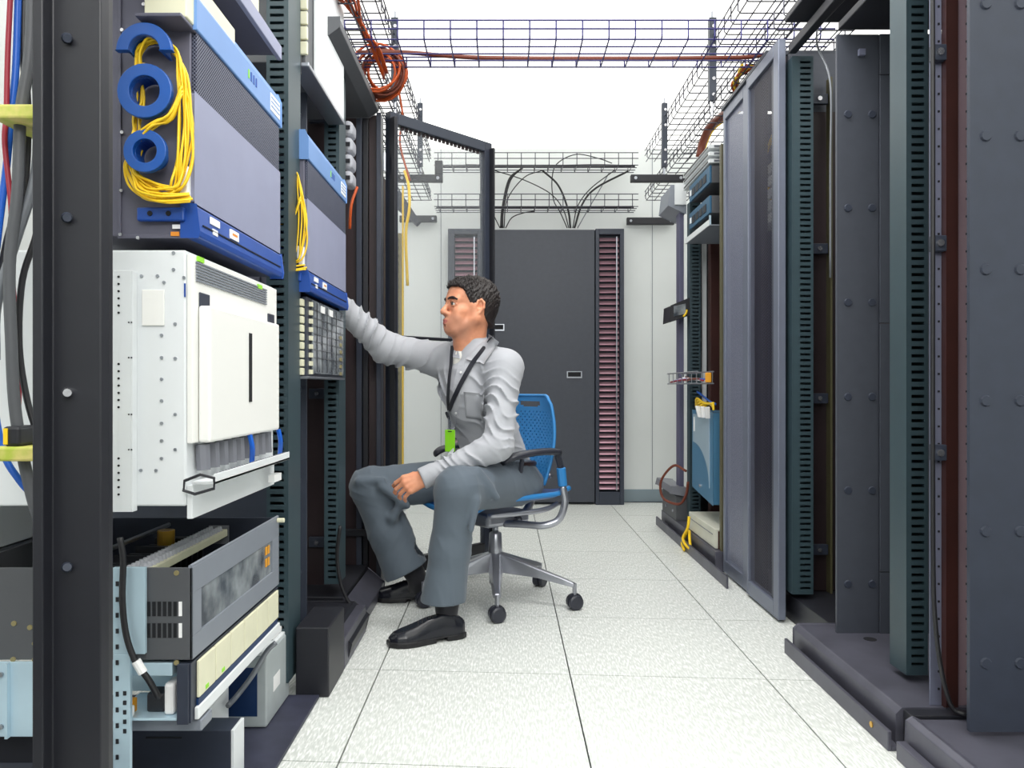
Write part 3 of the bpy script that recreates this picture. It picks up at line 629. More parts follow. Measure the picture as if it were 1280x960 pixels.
n2 = copy_tree(n1); n2.location = (XF, 2.318, 1.2); n2['label'] = 'second identical grey chassis with blue trims, behind the first green slotted post'
def S(px, py, dy=0): p = W(px, py, 1.45); return (p.x, YA-.008-dy, p.z)
yl = []
R0 = random.Random(3)
for i in range(9):   # hanging loop from the top spool down the right side and round the bottom
    j = i*1.35; 
    yl.append([(170+j*.4, 84, .012), (173, 62, .015), (195, 50-.2*j, .02), (218, 62, .015), (231-j*.6, 95, .012+.002*i), (239-j*1.3, 150, .01+.001*i), (238-j*1.5, 195, .02), (231-j, 228, .022), (214, 243-j*.8, .024), (188, 240-j*1.1, .02), (168+j*.3, 222-j*.5, .018), (158+j, 200, .014), (166+j*.4, 185, .012)])
for i in range(7):
    j = i*1.6
    yl.append([(166+j*.9, 80, .01), (164+j, 120, .006), (165+j*.6, 150, .012), (167+j*.5, 180, .018), (182, 176-j*.6, .03), (200, 160-j*.3, .034), (216, 150-j*.4, .03), (228, 120-j, .026)])
for i in range(6):
    j = i*1.5
    yl.append([(166, 192+j*.4, .014), (156+j*.8, 205+j*.4, .016), (160+j, 228-j*.7, .022), (180, 247-j*.9, .026), (208, 256-j*1.2, .026), (236, 254-j*1.6, .018)])
for unit in range(2):
    dy = 0 if unit == 0 else 2.318-YA
    for i, p in enumerate(yl):
        if unit and i % 2: continue
        rj = random.Random(i); pts = [Vector(S(x+rj.uniform(-3.5, 3.5), y+rj.uniform(-3, 3), max(.004, d+rj.uniform(-.008, .008))))+Vector((0, dy, 0)) for x, y, d in p]
        o = cable('yellow_patch_cable', pts, .0026, 'yellow_cable', 'yellow patch cable '+('running down right of the blue spools' if i < 9 else 'crossing between the upper and lower spools' if i < 16 else 'in the lowest hanging loop')+' of the '+('nearest' if unit == 0 else 'second')+' network chassis', 'cable', 'yellow patch cables '+('right of' if i < 9 else 'between' if i < 16 else 'hanging below')+' the spools of the '+('nearest' if unit == 0 else 'second')+' chassis', n=5, k=5)
# box and shelf above the first chassis
p, q = W(183, 27, 1.45), W(236, -40, 1.45)
t = thing('small_white_box', 'small white box at the top edge above the blue spools', 'box', (p.x, 1.46, p.z)); bx('body', 'cream', t, (p.x, q.x, 1.44, 1.7, p.z+.004, q.z), .003); bx('ledge', 'chassis_purple', t, (p.x-.008, q.x-.002, 1.42, 1.7, p.z-.004, p.z+.003), .002)
t = thing('rack_shelf', 'grey shelf plate above the nearest network chassis, seen from below', 'shelf', (-.7, 1.7, 1.78)); bx('plate', 'chassis_purple', t, (-.86, XF, 1.2, 2.03, 1.785, 1.79), .001); bx('lip', 'chassis_front', t, (XF-.004, XF+.008, 1.2, 2.04, 1.775, 1.812), .002)
for i in range(4): MB().box(-.82+.05*i, -.79+.05*i, 1.75, 2.0, 1.791, 1.93).build('card', ('cream', 'gold_dim', 'black_cable', 'cream')[i], t, .002)
# white unit
t = thing('white_power_unit', 'big white cabinet unit with a plain cover plate and cable tray below it', 'power unit', (XF, 1.47, .68))
bx('case', 'white_paint', t, (-1.06, XF-.012, 1.474, 2.03, .68, 1.172), .004)
fl = MB().box(-.745, -.708, 1.455, 1.458, .672, 1.13).box(-.708, -.705, 1.455, 1.4735, .672, 1.13).build('flange', 'white_paint', t, .001)
zz = MB()
for py in [346+9*k for k in range(0, 6)]+[455+9*k for k in range(7)]+[573+9*k for k in range(6)]:
    c = W(148.5, py, 1.455); zz.cyl((c.x, 1.4535, c.z), (c.x, 1.4548, c.z), .0022, n=8)
for py in (403, 447, 518, 562):
    for px in (161, 164.5): c = W(px, py, 1.4545); zz.cyl((c.x, 1.4535, c.z), (c.x, 1.4548, c.z), .0015, n=6)
zz.build('flange_holes', 'slot_dark', fl)
rv = None
for (px, py) in [(202, 419), (202, 447), (202, 474), (202, 501), (202, 529), (202, 551), (202, 573), (219, 405), (219, 448), (219, 518), (219, 562), (176, 588), (195, 588), (217, 316), (217, 337), (230, 347), (205, 353), (177, 345), (197, 345)]:
    c = W(px, py, 1.473); 
    if rv is None: rv = MB().cyl((c.x, 1.4715, c.z), (c.x, 1.4738, c.z), .0032, n=8).build('rivet', 'steel', t); RC = c
    else: inst(rv, (rv.location.x+c.x-RC.x, rv.location.y, rv.location.z+c.z-RC.z), t)
bx('side_plate', 'white_cover', t, (W(177, 0, 1.47).x, W(205, 0, 1.47).x, 1.4705, 1.4737, CH-(407-CY)*1.47/960, CH-(362-CY)*1.47/960), .001)
bx('blue_mark', 'blue_trim', t, (W(230, 0, 1.47).x-.001, W(230, 0, 1.47).x+.002, 1.472, 1.4737, CH-(371-CY)*1.47/960, CH-(354-CY)*1.47/960))
bx('front_panel', 'white_cover', t, (XF-.0115, XF, 1.476, 2.02, .80, 1.165), .002)
g = MB()
for k in range(7): g.box(XF+.0005, XF+.003, 1.49, 1.93, 1.115+.0058*k, 1.118+.0058*k)
g.build('vent_slats', 'grey_paint', t)
for y, z in ((1.495, 1.158), (1.86, 1.152)): bx('sticker', 'label_green', t, (XF, XF+.0035, y, y+.03, z-.004, z+.006))
for y in (1.505, 1.94): bx('latch', 'rack_dark', t, (XF, XF+.0035, y, y+.05, 1.062, 1.095), .002)
cv = MB().box(XF+.001, XF+.025, 1.50, 1.96, .80, 1.068).build('cover_plate', 'white_cover', t, .005)
MB().box(XF+.0255, XF+.0262, 1.725, 1.745, .875, 1.03).build('handle_slot', 'slot_dark', cv)
bx('lower_panel', 'white_paint', t, (XF-.0115, XF, 1.476, 2.0, .655, .72), .002)
for k in range(9): MB().cyl((XF+.002, 1.52+.05*k, .795), (XF+.004, 1.52+.05*k, .745), .014, n=8).build('connector', 'plastic_grey', t)
for k in range(2): MB().tube(bez([(XF+.022, 1.74+.22*k, .80), (XF+.026, 1.745+.22*k, .77), (XF+.02, 1.76+.22*k, .735)], 5), .006, 6).build('blue_lead', 'blue_cable', t)
tr = MB().box(XF+.001, XF+.045, 1.47, 1.98, .722, .728).box(XF+.042, XF+.045, 1.47, 1.98, .722, .742).build('cable_tray', 'white_paint', t, .001)
cm = MB()
for k in range(30): cm.box(XF+.036, XF+.044, 1.50+.016*k, 1.506+.016*k, .7285, .742)
cm.build('comb', 'plastic_grey', tr)
MB().tube([(XF-.01, 1.462, .73), (XF+.02, 1.462, .742), (XF+.045, 1.466, .735), (XF+.045, 1.466, .715), (XF+.01, 1.462, .705), (XF-.012, 1.462, .712)], .003, 6, True).build('tray_end', 'rack_black', tr)
MB().box(XF+.015, XF+.03, 1.9, 1.96, .672, .69).build('label', 'label_white', t)
# open grey chassis with cards
t = thing('open_card_chassis', 'open topped grey chassis with a slanted window and rows of cards inside', 'equipment unit', (XF, 1.474, .38))
c0, c1, y0, y1, z0, z1 = -1.06, XF, 1.474, 2.04, .385, .562
sp = MB(); xs0, xs1 = W(182, 0, y0).x, XF
sp.box(c0, xs0+.0, y0, y0+.004, z0, z1)
# side wall with vent slots
wins = []
for r_, (pa, pb) in enumerate(((752, 770), (779, 797))):
    za, zb = CH-(pb-CY)*y0/960, CH-(pa-CY)*y0/960
    for k in range(7):
        xa = W(184+6.6*k, 0, y0).x; wins.append((xa, xa+.0062, za, zb))
sp.box(xs0, xs1, y0, y0+.004, z0, z1); side = sp.build('side_wall', 'grey_dark_paint', t, .001)
for i, (xa, xb, za, zb) in enumerate(wins): MB().box(xa, xb, y0-.0012, y0-.0001, za, zb).build('vent_slot', 'label_white' if i % 7 == 6 else 'slot_dark', side)
for (px, py) in ((221, 716), (221, 828), (18, 779), (38, 784), (44, 804), (17, 824), (44, 824)): 
    c = W(px, py, y0); MB().cyl((c.x, y0-.003, c.z), (c.x, y0-.0002, c.z), .005, n=10).build('bolt', 'gold_dim', side)
fw = MB(); ff = XF-.005
wy0, wy1 = 1.52, 1.985
fw.box(ff, XF, y0, y1, z1-.05, z1); fw.box(ff, XF, y0, y1, z0, z0+.045); fw.box(ff, XF, y0, wy0, z0+.045, z1-.05); fw.box(ff, XF, wy1, y1, z0+.045, z1-.05)
fr = fw.build('front_wall', 'grey_paint', t, .001)
MB().box(ff-.001, ff+.001, wy0, wy1, z0+.045, z1-.05).build('window', 'glass_dark', fr)
for k in range(4): MB().box(ff+.0012, ff+.003, wy1-.05+.02*(k % 2), wy1-.038+.02*(k % 2), z1-.078-.03*(k//2), z1-.058-.03*(k//2)).build('amber_mark', 'amber', fr)
MB().tube([(XF-.004, y0, z1+.002), (XF-.004, y1, z1+.002)], .004, 6).build('top_edge', 'grey_paint', t)
bx('back_wall', 'rack_dark', t, (c0, XF-.006, y1-.004, y1, z0, z1), .001); bx('far_wall', 'grey_dark_paint', t, (c0, c0+.004, y0+.005, y1-.005, z0, z1)); bx('floor_plate', 'rack_black', t, (c0, XF-.006, y0+.005, y1-.005, z0, z0+.004))
MB().cyl((XF+.002, y1-.02, z1-.004), (XF+.02, y1-.02, z1-.004), .006, n=8).build('peg', 'cream', t)
cd = MB()   # terminal strip: two rows of silver screws
bx('terminal_bar', 'cream', t, (-.745, -.700, y0+.02, y1-.1, z1-.03, z1-.012), .002)
s0 = None
for k in range(26):
    for j in range(2):
        q = (-.734+.022*j, y0+.03+.0165*k, z1-.012)
        if s0 is None: s0 = MB().cyl(q, (q[0], q[1], q[2]+.010), .0072, .005, 8).build('terminal_screw', 'lav_plug', t); q0 = q
        else: inst(s0, Vector(s0.location)+Vector(q)-Vector(q0), t)
bx('card_frame', 'plastic_grey', t, (-.748, -.698, y1-.1, y1-.096, z1-.05, z1-.004))
for k in range(20): bx('green_card', 'green_board', t, (-.69, -.64, y0+.05+.018*k, y0+.054+.018*k, z0+.06, z1-.06))
for k in range(14): bx('black_card', 'rack_black', t, (-.86, -.77, y0+.05+.033*k, y0+.06+.033*k, z0+.06, z1-.045+.01*(k % 3)))
MB().tube([(-.87, y0+.02, z1-.01), (-.87, y1-.05, z1-.01)], .006, 6).build('rod', 'steel', t)
MB().cyl((-.82, 1.86, z1-.05), (-.82, 1.86, z1), .02, n=12).build('capacitor', 'brass', t)
# pale blue bracket with holes
t = thing('mounting_bracket', 'pale blue perforated bracket beside the vented grey chassis wall', 'bracket', (-.72, 1.465, .18)); xa, xb = W(141, 0, 1.462).x, W(181, 0, 1.462).x
MB().box(xa, xb, 1.462, 1.4715, .40, .565).box(xa, xb-.028, 1.462, 1.4715, .17, .40).build('plate', 'pale_blue', t, .001)
h = MB()
for k in range(12): h.box(xa+.006, xa+.0115, 1.4605, 1.4618, .20+.03*k, .209+.03*k)
for k in range(5):
    for j in range(2): h.box(xa+.02+.012*j, xa+.026+.012*j, 1.4605, 1.4618, .25+.018*k, .258+.018*k) if j == 0 else None
h.build('holes', 'rack_black', t)
t = thing('mounting_bracket', 'pale blue bracket low at the far left behind the wide black post', 'bracket', (-.93, 1.47, .2)); bx('plate', 'pale_blue', t, (-1.0, -.90, 1.468, 1.4735, .24, .383), .001); bx('rib', 'pale_blue', t, (-.95, -.945, 1.458, 1.4675, .24, .383)); 
for z in (.26, .36): MB().cyl((-.962, 1.464, z), (-.962, 1.4675, z), .005, n=8).build('screw', 'steel', t)
# cream line card chassis
t = thing('line_card_unit', 'long cream fronted unit with a blue stripe below the open chassis', 'equipment unit', (XF, 1.474, .28))
bx('case', 'pale_blue', t, (-.95, XF-.03, 1.60, 2.04, .275, .378), .002)
bx('bottom_plate', 'pale_blue', t, (-.76, XF-.03, 1.474, 1.6, .268, .273), .001); bx('side_shelf', 'pale_blue', t, (-.76, XF-.04, 1.478, 1.599, .352, .378), .002)
bx('end_plate', 'rack_dark', t, (-.628, -.606, 1.470, 1.474, .262, .378), .001)
fr = bx('front_rail', 'rack_dark', t, (-.628, XF-.003, 1.476, 2.04, .262, .378), .001)
for k in range(6):
    y = 1.50+.088*k; m_ = bx('line_card', 'cream', t, (XF-.0025, XF+.004, y, y+.084, .302, .374), .002)
    if k in (0, 1): bx('green_sticker', 'label_green', m_, (XF+.004, XF+.005, y+.03, y+.045, .307, .315))
bx('blue_stripe', 'battery_blue', t, (XF-.0025, XF+.002, 1.50, 2.02, .286, .300)); bx('lower_rail', 'white_paint', t, (XF-.0025, XF+.006, 1.49, 2.03, .263, .287), .002)
bx('black_connector', 'rack_black', t, (-.70, -.665, 1.50, 1.54, .2735, .31), .004); bx('white_plug', 'label_white', t, (-.66, -.64, 1.485, 1.53, .2735, .335), .006); bx('small_connector', 'amber', t, (-.735, -.722, 1.49, 1.51, .2735, .30), .002); bx('white_plug', 'white_paint', t, (-.755, -.715, 1.476, 1.487, .2735, .295), .004)
def Q(px, py, d): return tuple(W(px, py, d))
cable('black_cable', [Q(150,672,1.448), Q(154,700,1.448), Q(153,750,1.448), Q(158,795,1.448), Q(170,828,1.446), Q(186,850,1.448), Q(198,872,1.47)], .0065, 'black_cable', 'black cable crossing the pale blue bracket into the lower unit', 'cable')
o = MB().cyl(Q(170, 826, 1.4445), Q(179, 841, 1.446), .0085, n=10).build('cable_sleeve', 'label_white', None); setp(o, 'white sleeve on the black cable by the pale blue bracket', 'sleeve')
bx_t = thing('support_shelf', 'grey support shelf low on the left under the line card unit', 'shelf', (-.7, 1.55, .21)); bx('plate', 'grey_paint', bx_t, (-1.1, -.592, 1.50, 1.555, .236, .258), .003); bx('riser', 'rack_black', bx_t, (-1.0, -.9, 1.51, 1.55, .1, .235))
# batteries
def battery(x0, x1, y0, y1, z0, z1, lab, blue=True):
    t = thing('battery', lab, 'battery', ((x0+x1)/2, (y0+y1)/2, z0)); c = MB().box(x0, x1, y0, y1, z0, z1).build('case', 'battery_grey' if blue else 'white_paint', t, .004)
    bx('lid', 'white_paint', t, (x0+.003, x1-.003, y0+.003, y1-.003, z1, z1+.008), .002)
    bx('terminal_cover', 'label_white', t, (x1-.045, x1-.012, y0+.1, y1-.03, z1+.0085, z1+.024), .003)
    if blue:
        bx('blue_label', 'battery_blue', t, (x0+.01, x1-.024, y0-.0015, y0-.0001, z0+.03, z1-.03)); bx('terminal', 'label_orange', t, (x1-.06, x1-.048, y0+.05, y0+.1, z1+.0085, z1+.014)); bx('side_label', 'label_white', t, (x1+.0001, x1+.001, y0+.06, y0+.12, z0+.07, z0+.11))
    MB().cyl((x1-.03, y0+.035, z1+.0085), (x1-.03, y0+.035, z1+.012), .008, n=10).build('terminal', 'steel', t)
battery(-.80, -.627, 2.02, 2.235, .0125, .20, 'grey battery with blue label on the dark floor plate left of the aisle')
battery(-.86, -.700, 1.79, 1.95, .0125, .150, 'white battery half hidden behind the near rack base', False)
cable('grey_cable', [Q(345, 803, 2.0), Q(333, 815, 1.99), Q(315, 845, 1.97), Q(296, 870, 1.95), Q(285, 882, 1.9)], .007, 'grey_cable', 'grey cable slanting down across the blue battery label', 'cable')
# upper white chassis in the second bay
t = thing('white_chassis', 'pale white chassis at the top of the second left bay with cream terminal strip', 'equipment unit', (XF, 2.34, 1.9))
bx('case', 'grey_dark_paint', t, (-1.1, -.612, 2.36, 2.866, 1.905, 2.4), .003); bx('front_cover', 'white_paint', t, (-.611, XF, 2.45, 2.866, 1.90, 2.4), .003)
for k in range(10): bx('terminal_block', 'cream', t, (-.64, -.603, 2.345, 2.358, 1.925+.046*k, 1.965+.046*k), .003)
bx('bottom_lip', 'steel', t, (-.66, XF+.003, 2.34, 2.866, 1.885, 1.899), .003); bx('bracket', 'rack_black', t, (-.66, -.62, 2.335, 2.344, 1.86, 1.92), .002)
# terminal unit below second chassis
t = thing('terminal_unit', 'dark glazed unit with cream terminal blocks below the second network chassis', 'equipment unit', (XF, 2.32, .93))
bx('case', 'rack_dark', t, (-.9, -.606, 2.35, 2.866, .942, 1.185), .002); bx('glazing', 'glass_dark', t, (-.605, XF, 2.40, 2.855, .95, 1.18), .001)
for k in range(9):
    bx('terminal_block', 'cream', t, (-.655, -.612, 2.322, 2.348, .945+.0262*k, .966+.0262*k), .002); bx('cream_clip', 'cream', t, (-.606, -.597, 2.375, 2.392, .948+.0262*k, .962+.0262*k))
for k in range(6): bx('amber_clip', 'gold_dim', t, (-.5995, -.597, 2.79, 2.82, .95+.0262*k, .962+.0262*k))
for k in range(5): bx('divider', 'rack_black', t, (-.5995, -.598, 2.45+.07*k, 2.453+.07*k, .955, 1.175))
for k in range(7): bx('grid_bar', 'grey_dark_paint', t, (-.5995, -.5985, 2.41, 2.85, 1.0+.025*k, 1.002+.025*k))
for k in range(2): bx('paper_label', 'label_white', t, (-.5995, -.597, 2.50+.12*k, 2.55+.12*k, 1.15, 1.172))
bx('bottom_edge', 'steel', t, (-.66, -.597, 2.33, 2.866, .934, .941), .001)
# far left background: cable bundles and white cabinet back
t = thing('white_back_panel', 'white perforated panel behind the cable bundles at the far left edge', 'panel', (-1.2, 1.9, .9))
bx('plate', 'wall_white', t, (-1.5, -1.10, 1.88, 1.90, .74, 1.22), .003)
for k in range(5): bx('print_line', 'plastic_grey', t, (-1.25, -1.16, 1.8785, 1.8798, 1.10-.02*k, 1.103-.02*k))
h = MB()
for k in range(16): h.box(-1.235, -1.228, 1.8785, 1.8798, .78+.022*k, .79+.022*k)
h.build('slots', 'blue_trim', t)
t = thing('white_sloped_tray', 'white sloped tray low at the far left edge', 'tray', (-1.1, 1.7, .6)); MB().prism([(-1.5, .52), (-1.08, .565), (-1.08, .70), (-1.5, .70)], 1, 1.62, 1.85).build('tray_body', 'white_paint', t, .003); MB().prism([(-1.5, .505), (-1.08, .55), (-1.08, .562), (-1.5, .517)], 1, 1.60, 1.85).build('edge', 'steel', t)
bd = 1.30
for i, (px_, r, m, lab) in enumerate((
  ([(40,-60),(38,60),(26,142),(22,240),(12,330),(14,420),(20,520),(40,620),(60,680)], .0095, 'grey_dark_paint', 'thick dark brown cable curving down at the far left edge'),
  ([(48,-60),(46,60),(47,142),(44,220),(20,300),(-4,380),(-6,450)], .008, 'grey_cable', 'thick shiny grey cable at the far left edge'),
  ([(52,-60),(55,60),(52,142),(50,230),(46,290),(28,350),(24,430),(34,500),(52,560),(60,600)], .0055, 'black_cable', 'black cable bowing left beside the wide black post'),
  ([(16,-60),(10,60),(8,142),(6,180),(14,260),(14,330),(20,400),(24,460),(22,540)], .0045, 'red_cable', 'thin dark red twisted cable at the far left edge'),
  ([(24,-60),(20,80),(14,142),(8,210),(-2,290),(-14,420),(0,550),(24,600),(56,632)], .006, 'blue_cable', 'bright blue cable sweeping across the far left edge'),
  ([(32,-60),(30,60),(34,142),(30,230),(10,300),(-10,400)], .007, 'black_cable', 'black cable between the brown and grey ones at the far left'))):
    cable('hanging_cable', [Q(x, y, bd+.012*i) for x, y in px_], r, m, lab, 'cable', n=8)
for (py, lab) in ((142, 'upper green and white strap round the cables at the far left'), (567, 'lower yellow strap round the cables at the far left')):
    a, b_ = W(-6, py-9, 1.275), W(52, py+9, 1.275); o = MB().box(a.x, b_.x, 1.262, 1.40, b_.z, a.z).build('cable_strap', 'strap_green', None, .004); setp(o, lab, 'strap')
a, b_ = W(17, 532, 1.3), W(38, 556, 1.3); o = MB().box(a.x, b_.x, 1.27, 1.33, b_.z, a.z).build('cable_clamp', 'rack_black', None, .005); setp(o, 'black and yellow cable clamp above the lower strap at far left', 'clamp'); MB().box(a.x+.003, a.x+.01, 1.268, 1.2699, b_.z+.003, a.z-.003).build('yellow_tab', 'yellow_cable', o)
# ------------------------------------------------ swivel chair
cc = Vector((-.04, 3.27, 0)); CF = Vector((-.78, -.62, 0)).normalized(); CL = Vector((-CF.y, CF.x, 0))
def P3(f, l, z): return cc+CF*f+CL*l+Vector((0, 0, z))
ch = thing('office_chair', 'blue swivel office chair with silver frame and black armrests under the seated man', 'chair', (cc.x, cc.y, 0))
def shell(name, m, fn, nu, nv, th, holes=None):
    """curved plate: fn(u,v) -> point, thickness along local normal; holes(u,v) -> skip the cell"""
    g = [[fn(i/nu, j/nv) for j in range(nv+1)] for i in range(nu+1)]; N = [[None]*(nv+1) for _ in range(nu+1)]
    for i in range(nu+1):
        for j in range(nv+1):
            a = g[min(i+1, nu)][j]-g[max(i-1, 0)][j]; b = g[i][min(j+1, nv)]-g[i][max(j-1, 0)]; N[i][j] = a.cross(b).normalized()
    vs = [g[i][j]-N[i][j]*th/2 for i in range(nu+1) for j in range(nv+1)]+[g[i][j]+N[i][j]*th/2 for i in range(nu+1) for j in range(nv+1)]
    K = (nu+1)*(nv+1); fs = []; solid = [[not (holes and holes((i+.5)/nu, (j+.5)/nv)) for j in range(nv)] for i in range(nu)]
    def ok(i, j): return 0 <= i < nu and 0 <= j < nv and solid[i][j]
    for i in range(nu):
        for j in range(nv):
            if not solid[i][j]: continue
            a, b, c, d = i*(nv+1)+j, (i+1)*(nv+1)+j, (i+1)*(nv+1)+j+1, i*(nv+1)+j+1
            fs.append((a, d, c, b)); fs.append((a+K, b+K, c+K, d+K))
            if not ok(i, j-1): fs.append((a, b, b+K, a+K))
            if not ok(i, j+1): fs.append((c, d, d+K, c+K))
            if not ok(i-1, j): fs.append((d, a, a+K, d+K))
            if not ok(i+1, j): fs.append((b, c, c+K, b+K))
    return MB().add(vs, fs).build(name, m, ch, smooth=False)
def back_fn(u, v):     # u across, v up
    z = .50+.37*v; wd = .193+.015*math.sin(v*math.pi)-.03*v**3; c = min(u, 1-u)
    l = (u-.5)*2*wd; top = .022*max(0, 1-c/.12)**2 if v > .9 else 0
    return P3(-.145-.055*v+.10*(u-.5)**2*1.6-.02*math.sin(v*math.pi), l, z-top*(v-.9)*10)
shell('backrest', 'chair_blue', back_fn, 56, 60, .006, lambda u, v: (v > .87 and v < .94 and abs(u-.5) < .19-.05*(v < .89)) or (.05 < v < .84 and .06 < u < .94 and (int(u*56) % 2 == 0) and (int(v*60) % 4 == (0 if int(u*28) % 2 else 2))))
rim = [back_fn(0, v/20) for v in range(0, 20)]+[back_fn(u/16, 1) for u in range(0, 17)]+[back_fn(1, 1-v/20) for v in range(1, 21)]
MB().tube(rim, .007, 8).build('back_rim', 'chair_blue', ch, smooth=True)
def seat_fn(u, v):
    f = -.21+.46*v; l = (u-.5)*2*(.235-.04*max(0, v-.8)*5*.5)
    return P3(f, l, .435+.03*(abs(u-.5)*2)**3+.02*max(0, .15-v)/.15-.05*max(0, v-.85)/.15*.6)
shell('seat', 'chair_blue_dark', seat_fn, 24, 24, .02)
MB().tube([seat_fn(0, v/16) for v in range(17)]+[seat_fn(u/10, 1) for u in range(1, 10)]+[seat_fn(1, 1-v/16) for v in range(17)], .011, 8).build('seat_rim', 'chair_blue', ch, smooth=True)
for s in (-1, 1):
    MB().tube(bez([P3(.16, s*.16, .395), P3(0, s*.21, .40), P3(-.10, s*.215, .405), P3(-.18, s*.20, .42)], 6), .011, 8).build('seat_rail', 'chair_silver', ch, smooth=True)
    # J shaped side tube from the mechanism up to the armrest
    MB().tube(bez([P3(.0, s*.06, .335), P3(-.05, s*.13, .335), P3(-.10, s*.20, .335), P3(-.15, s*.235, .36), P3(-.17, s*.25, .43), P3(-.155, s*.252, .50)], 7), .0155, 10).build('side_tube', 'chair_silver', ch, smooth=True)
    MB().tube([P3(-.156, s*.252, .50), P3(-.146, s*.252, .575)], .0195, 12).build('arm_sleeve', 'chair_blue', ch, .003, smooth=False)
    MB().tube([P3(-.146, s*.252, .575), P3(-.125, s*.252, .635)], .013, 8).build('arm_post', 'chair_black', ch)
    MB().tube([P3(.06, s*.24, .57), P3(.06, s*.25, .62)], .009, 8).build('arm_post', 'chair_black', ch)
    pad = MB(); pts = bez([P3(.15, s*.235, .616), P3(.11, s*.245, .632), P3(.03, s*.252, .643), P3(-.07, s*.253, .646), P3(-.14, s*.25, .638)], 5)
    vs = []; n = 12
    for i, p in enumerate(pts):
        t_ = i/(len(pts)-1); ww = (.034-.012*t_)*math.sin(math.pi*min(1, .18+t_*1.0) if t_ < .32 else math.pi/2)*(1 if t_ < .93 else .75)
        for k in range(n):
            a = 2*math.pi*k/n; vs.append(p+CL*math.cos(a)*ww+Vector((0, 0, 1))*math.sin(a)*.015)
    fs = [(i*n+k, i*n+(k+1) % n, (i+1)*n+(k+1) % n, (i+1)*n+k) for i in range(len(pts)-1) for k in range(n)]+[tuple(range(n-1, -1, -1)), tuple((len(pts)-1)*n+k for k in range(n))]
    pad.add(vs, fs).build('arm_pad', 'chair_black', ch, smooth=True)
MB().tube(bez([P3(-.08, .0, .345), P3(-.15, 0, .35), P3(-.20, 0, .41), P3(-.20, 0, .52)], 6), .018, 8).build('back_stem', 'chair_silver', ch, smooth=True)
MB().tube([P3(-.18, -.15, .53), P3(-.195, 0, .52), P3(-.18, .15, .53)], .010, 8).build('back_yoke', 'chair_silver', ch, smooth=True)
MB().obox(P3(-.02, 0, .352), CF*.115, CL*.07, (0, 0, .03)).build('mechanism', 'chair_silver', ch, .018, seg=3)
MB().cyl(P3(-.06, .07, .345), P3(-.06, .085, .345), .018, n=14).build('tilt_knob', 'chair_black', ch)
MB().cyl(P3(-.06, .085, .345), P3(-.06, .088, .345), .008, n=10).build('knob_cap', 'chair_silver', ch)
MB().cyl(P3(0, 0, .29), P3(0, 0, .325), .0125).build('lift_piston', 'steel', ch, smooth=True)
MB().tube([P3(0, 0, .06), P3(0, 0, .075), P3(0, 0, .20), P3(0, 0, .205), P3(0, 0, .285), P3(0, 0, .29)], [.018, .026, .029, .030, .026, .022], 20).build('lift_column', 'chair_silver', ch, smooth=True)
for k, (ax, ay) in enumerate(((-.03, 2.965), (.285, 3.135), (.16, 3.50), (-.335, 3.165), (-.26, 3.50))):
    e = Vector((ax, ay, 0)); d = (e-cc); d.z = 0; L_ = d.length; d.normalize(); q = Vector((-d.y, d.x, 0))
    leg = MB(); R = []
    for (t_, zt, zb, hw) in ((.0, .215, .13, .034), (.18, .195, .125, .030), (.55, .155, .118, .024), (.88, .122, .098, .019), (1.0, .108, .092, .016)):
        c = cc+d*(L_*t_); R += [c+q*hw*.6+Vector((0,0,zt)), c+q*hw+Vector((0,0,zb)), c-q*hw+Vector((0,0,zb)), c-q*hw*.6+Vector((0,0,zt))]
    fs = [(3, 2, 1, 0), (16, 17, 18, 19)]
    for i in range(4):
        for j in range(4): fs.append((4*i+j, 4*i+(j+1) % 4, 4*i+4+(j+1) % 4, 4*i+4+j))
    lo = leg.add(R, fs).build('leg', 'chair_silver', ch, .004)
    MB().cyl(e+Vector((0,0,.055)), e+Vector((0,0,.105)), .009, n=8).build('caster_stem', 'chair_silver', lo)
    a_ = random.Random(k+5).random()*.6+(-.3); rd = (q*math.cos(a_)+d*math.sin(a_)) if k != 0 else Vector((.35, -.94, 0))
    if k == 1: rd = Vector((.3, -.95, 0))
    wheel = MB(); 
    for s in (-1, 1): wheel.tube([e+rd*(s*.006)+Vector((0,0,.031)), e+rd*(s*.010)+Vector((0,0,.031)), e+rd*(s*.022)+Vector((0,0,.031)), e+rd*(s*.026)+Vector((0,0,.031))], [.026, .0305, .0305, .024], 20)
    wo = wheel.build('caster_wheel', 'chair_black', lo, smooth=False)
    MB().tube([e-rd*.006+Vector((0,0,.034)), e+rd*.006+Vector((0,0,.034))], .0335, 20).build('caster_hood', 'chair_black', lo)
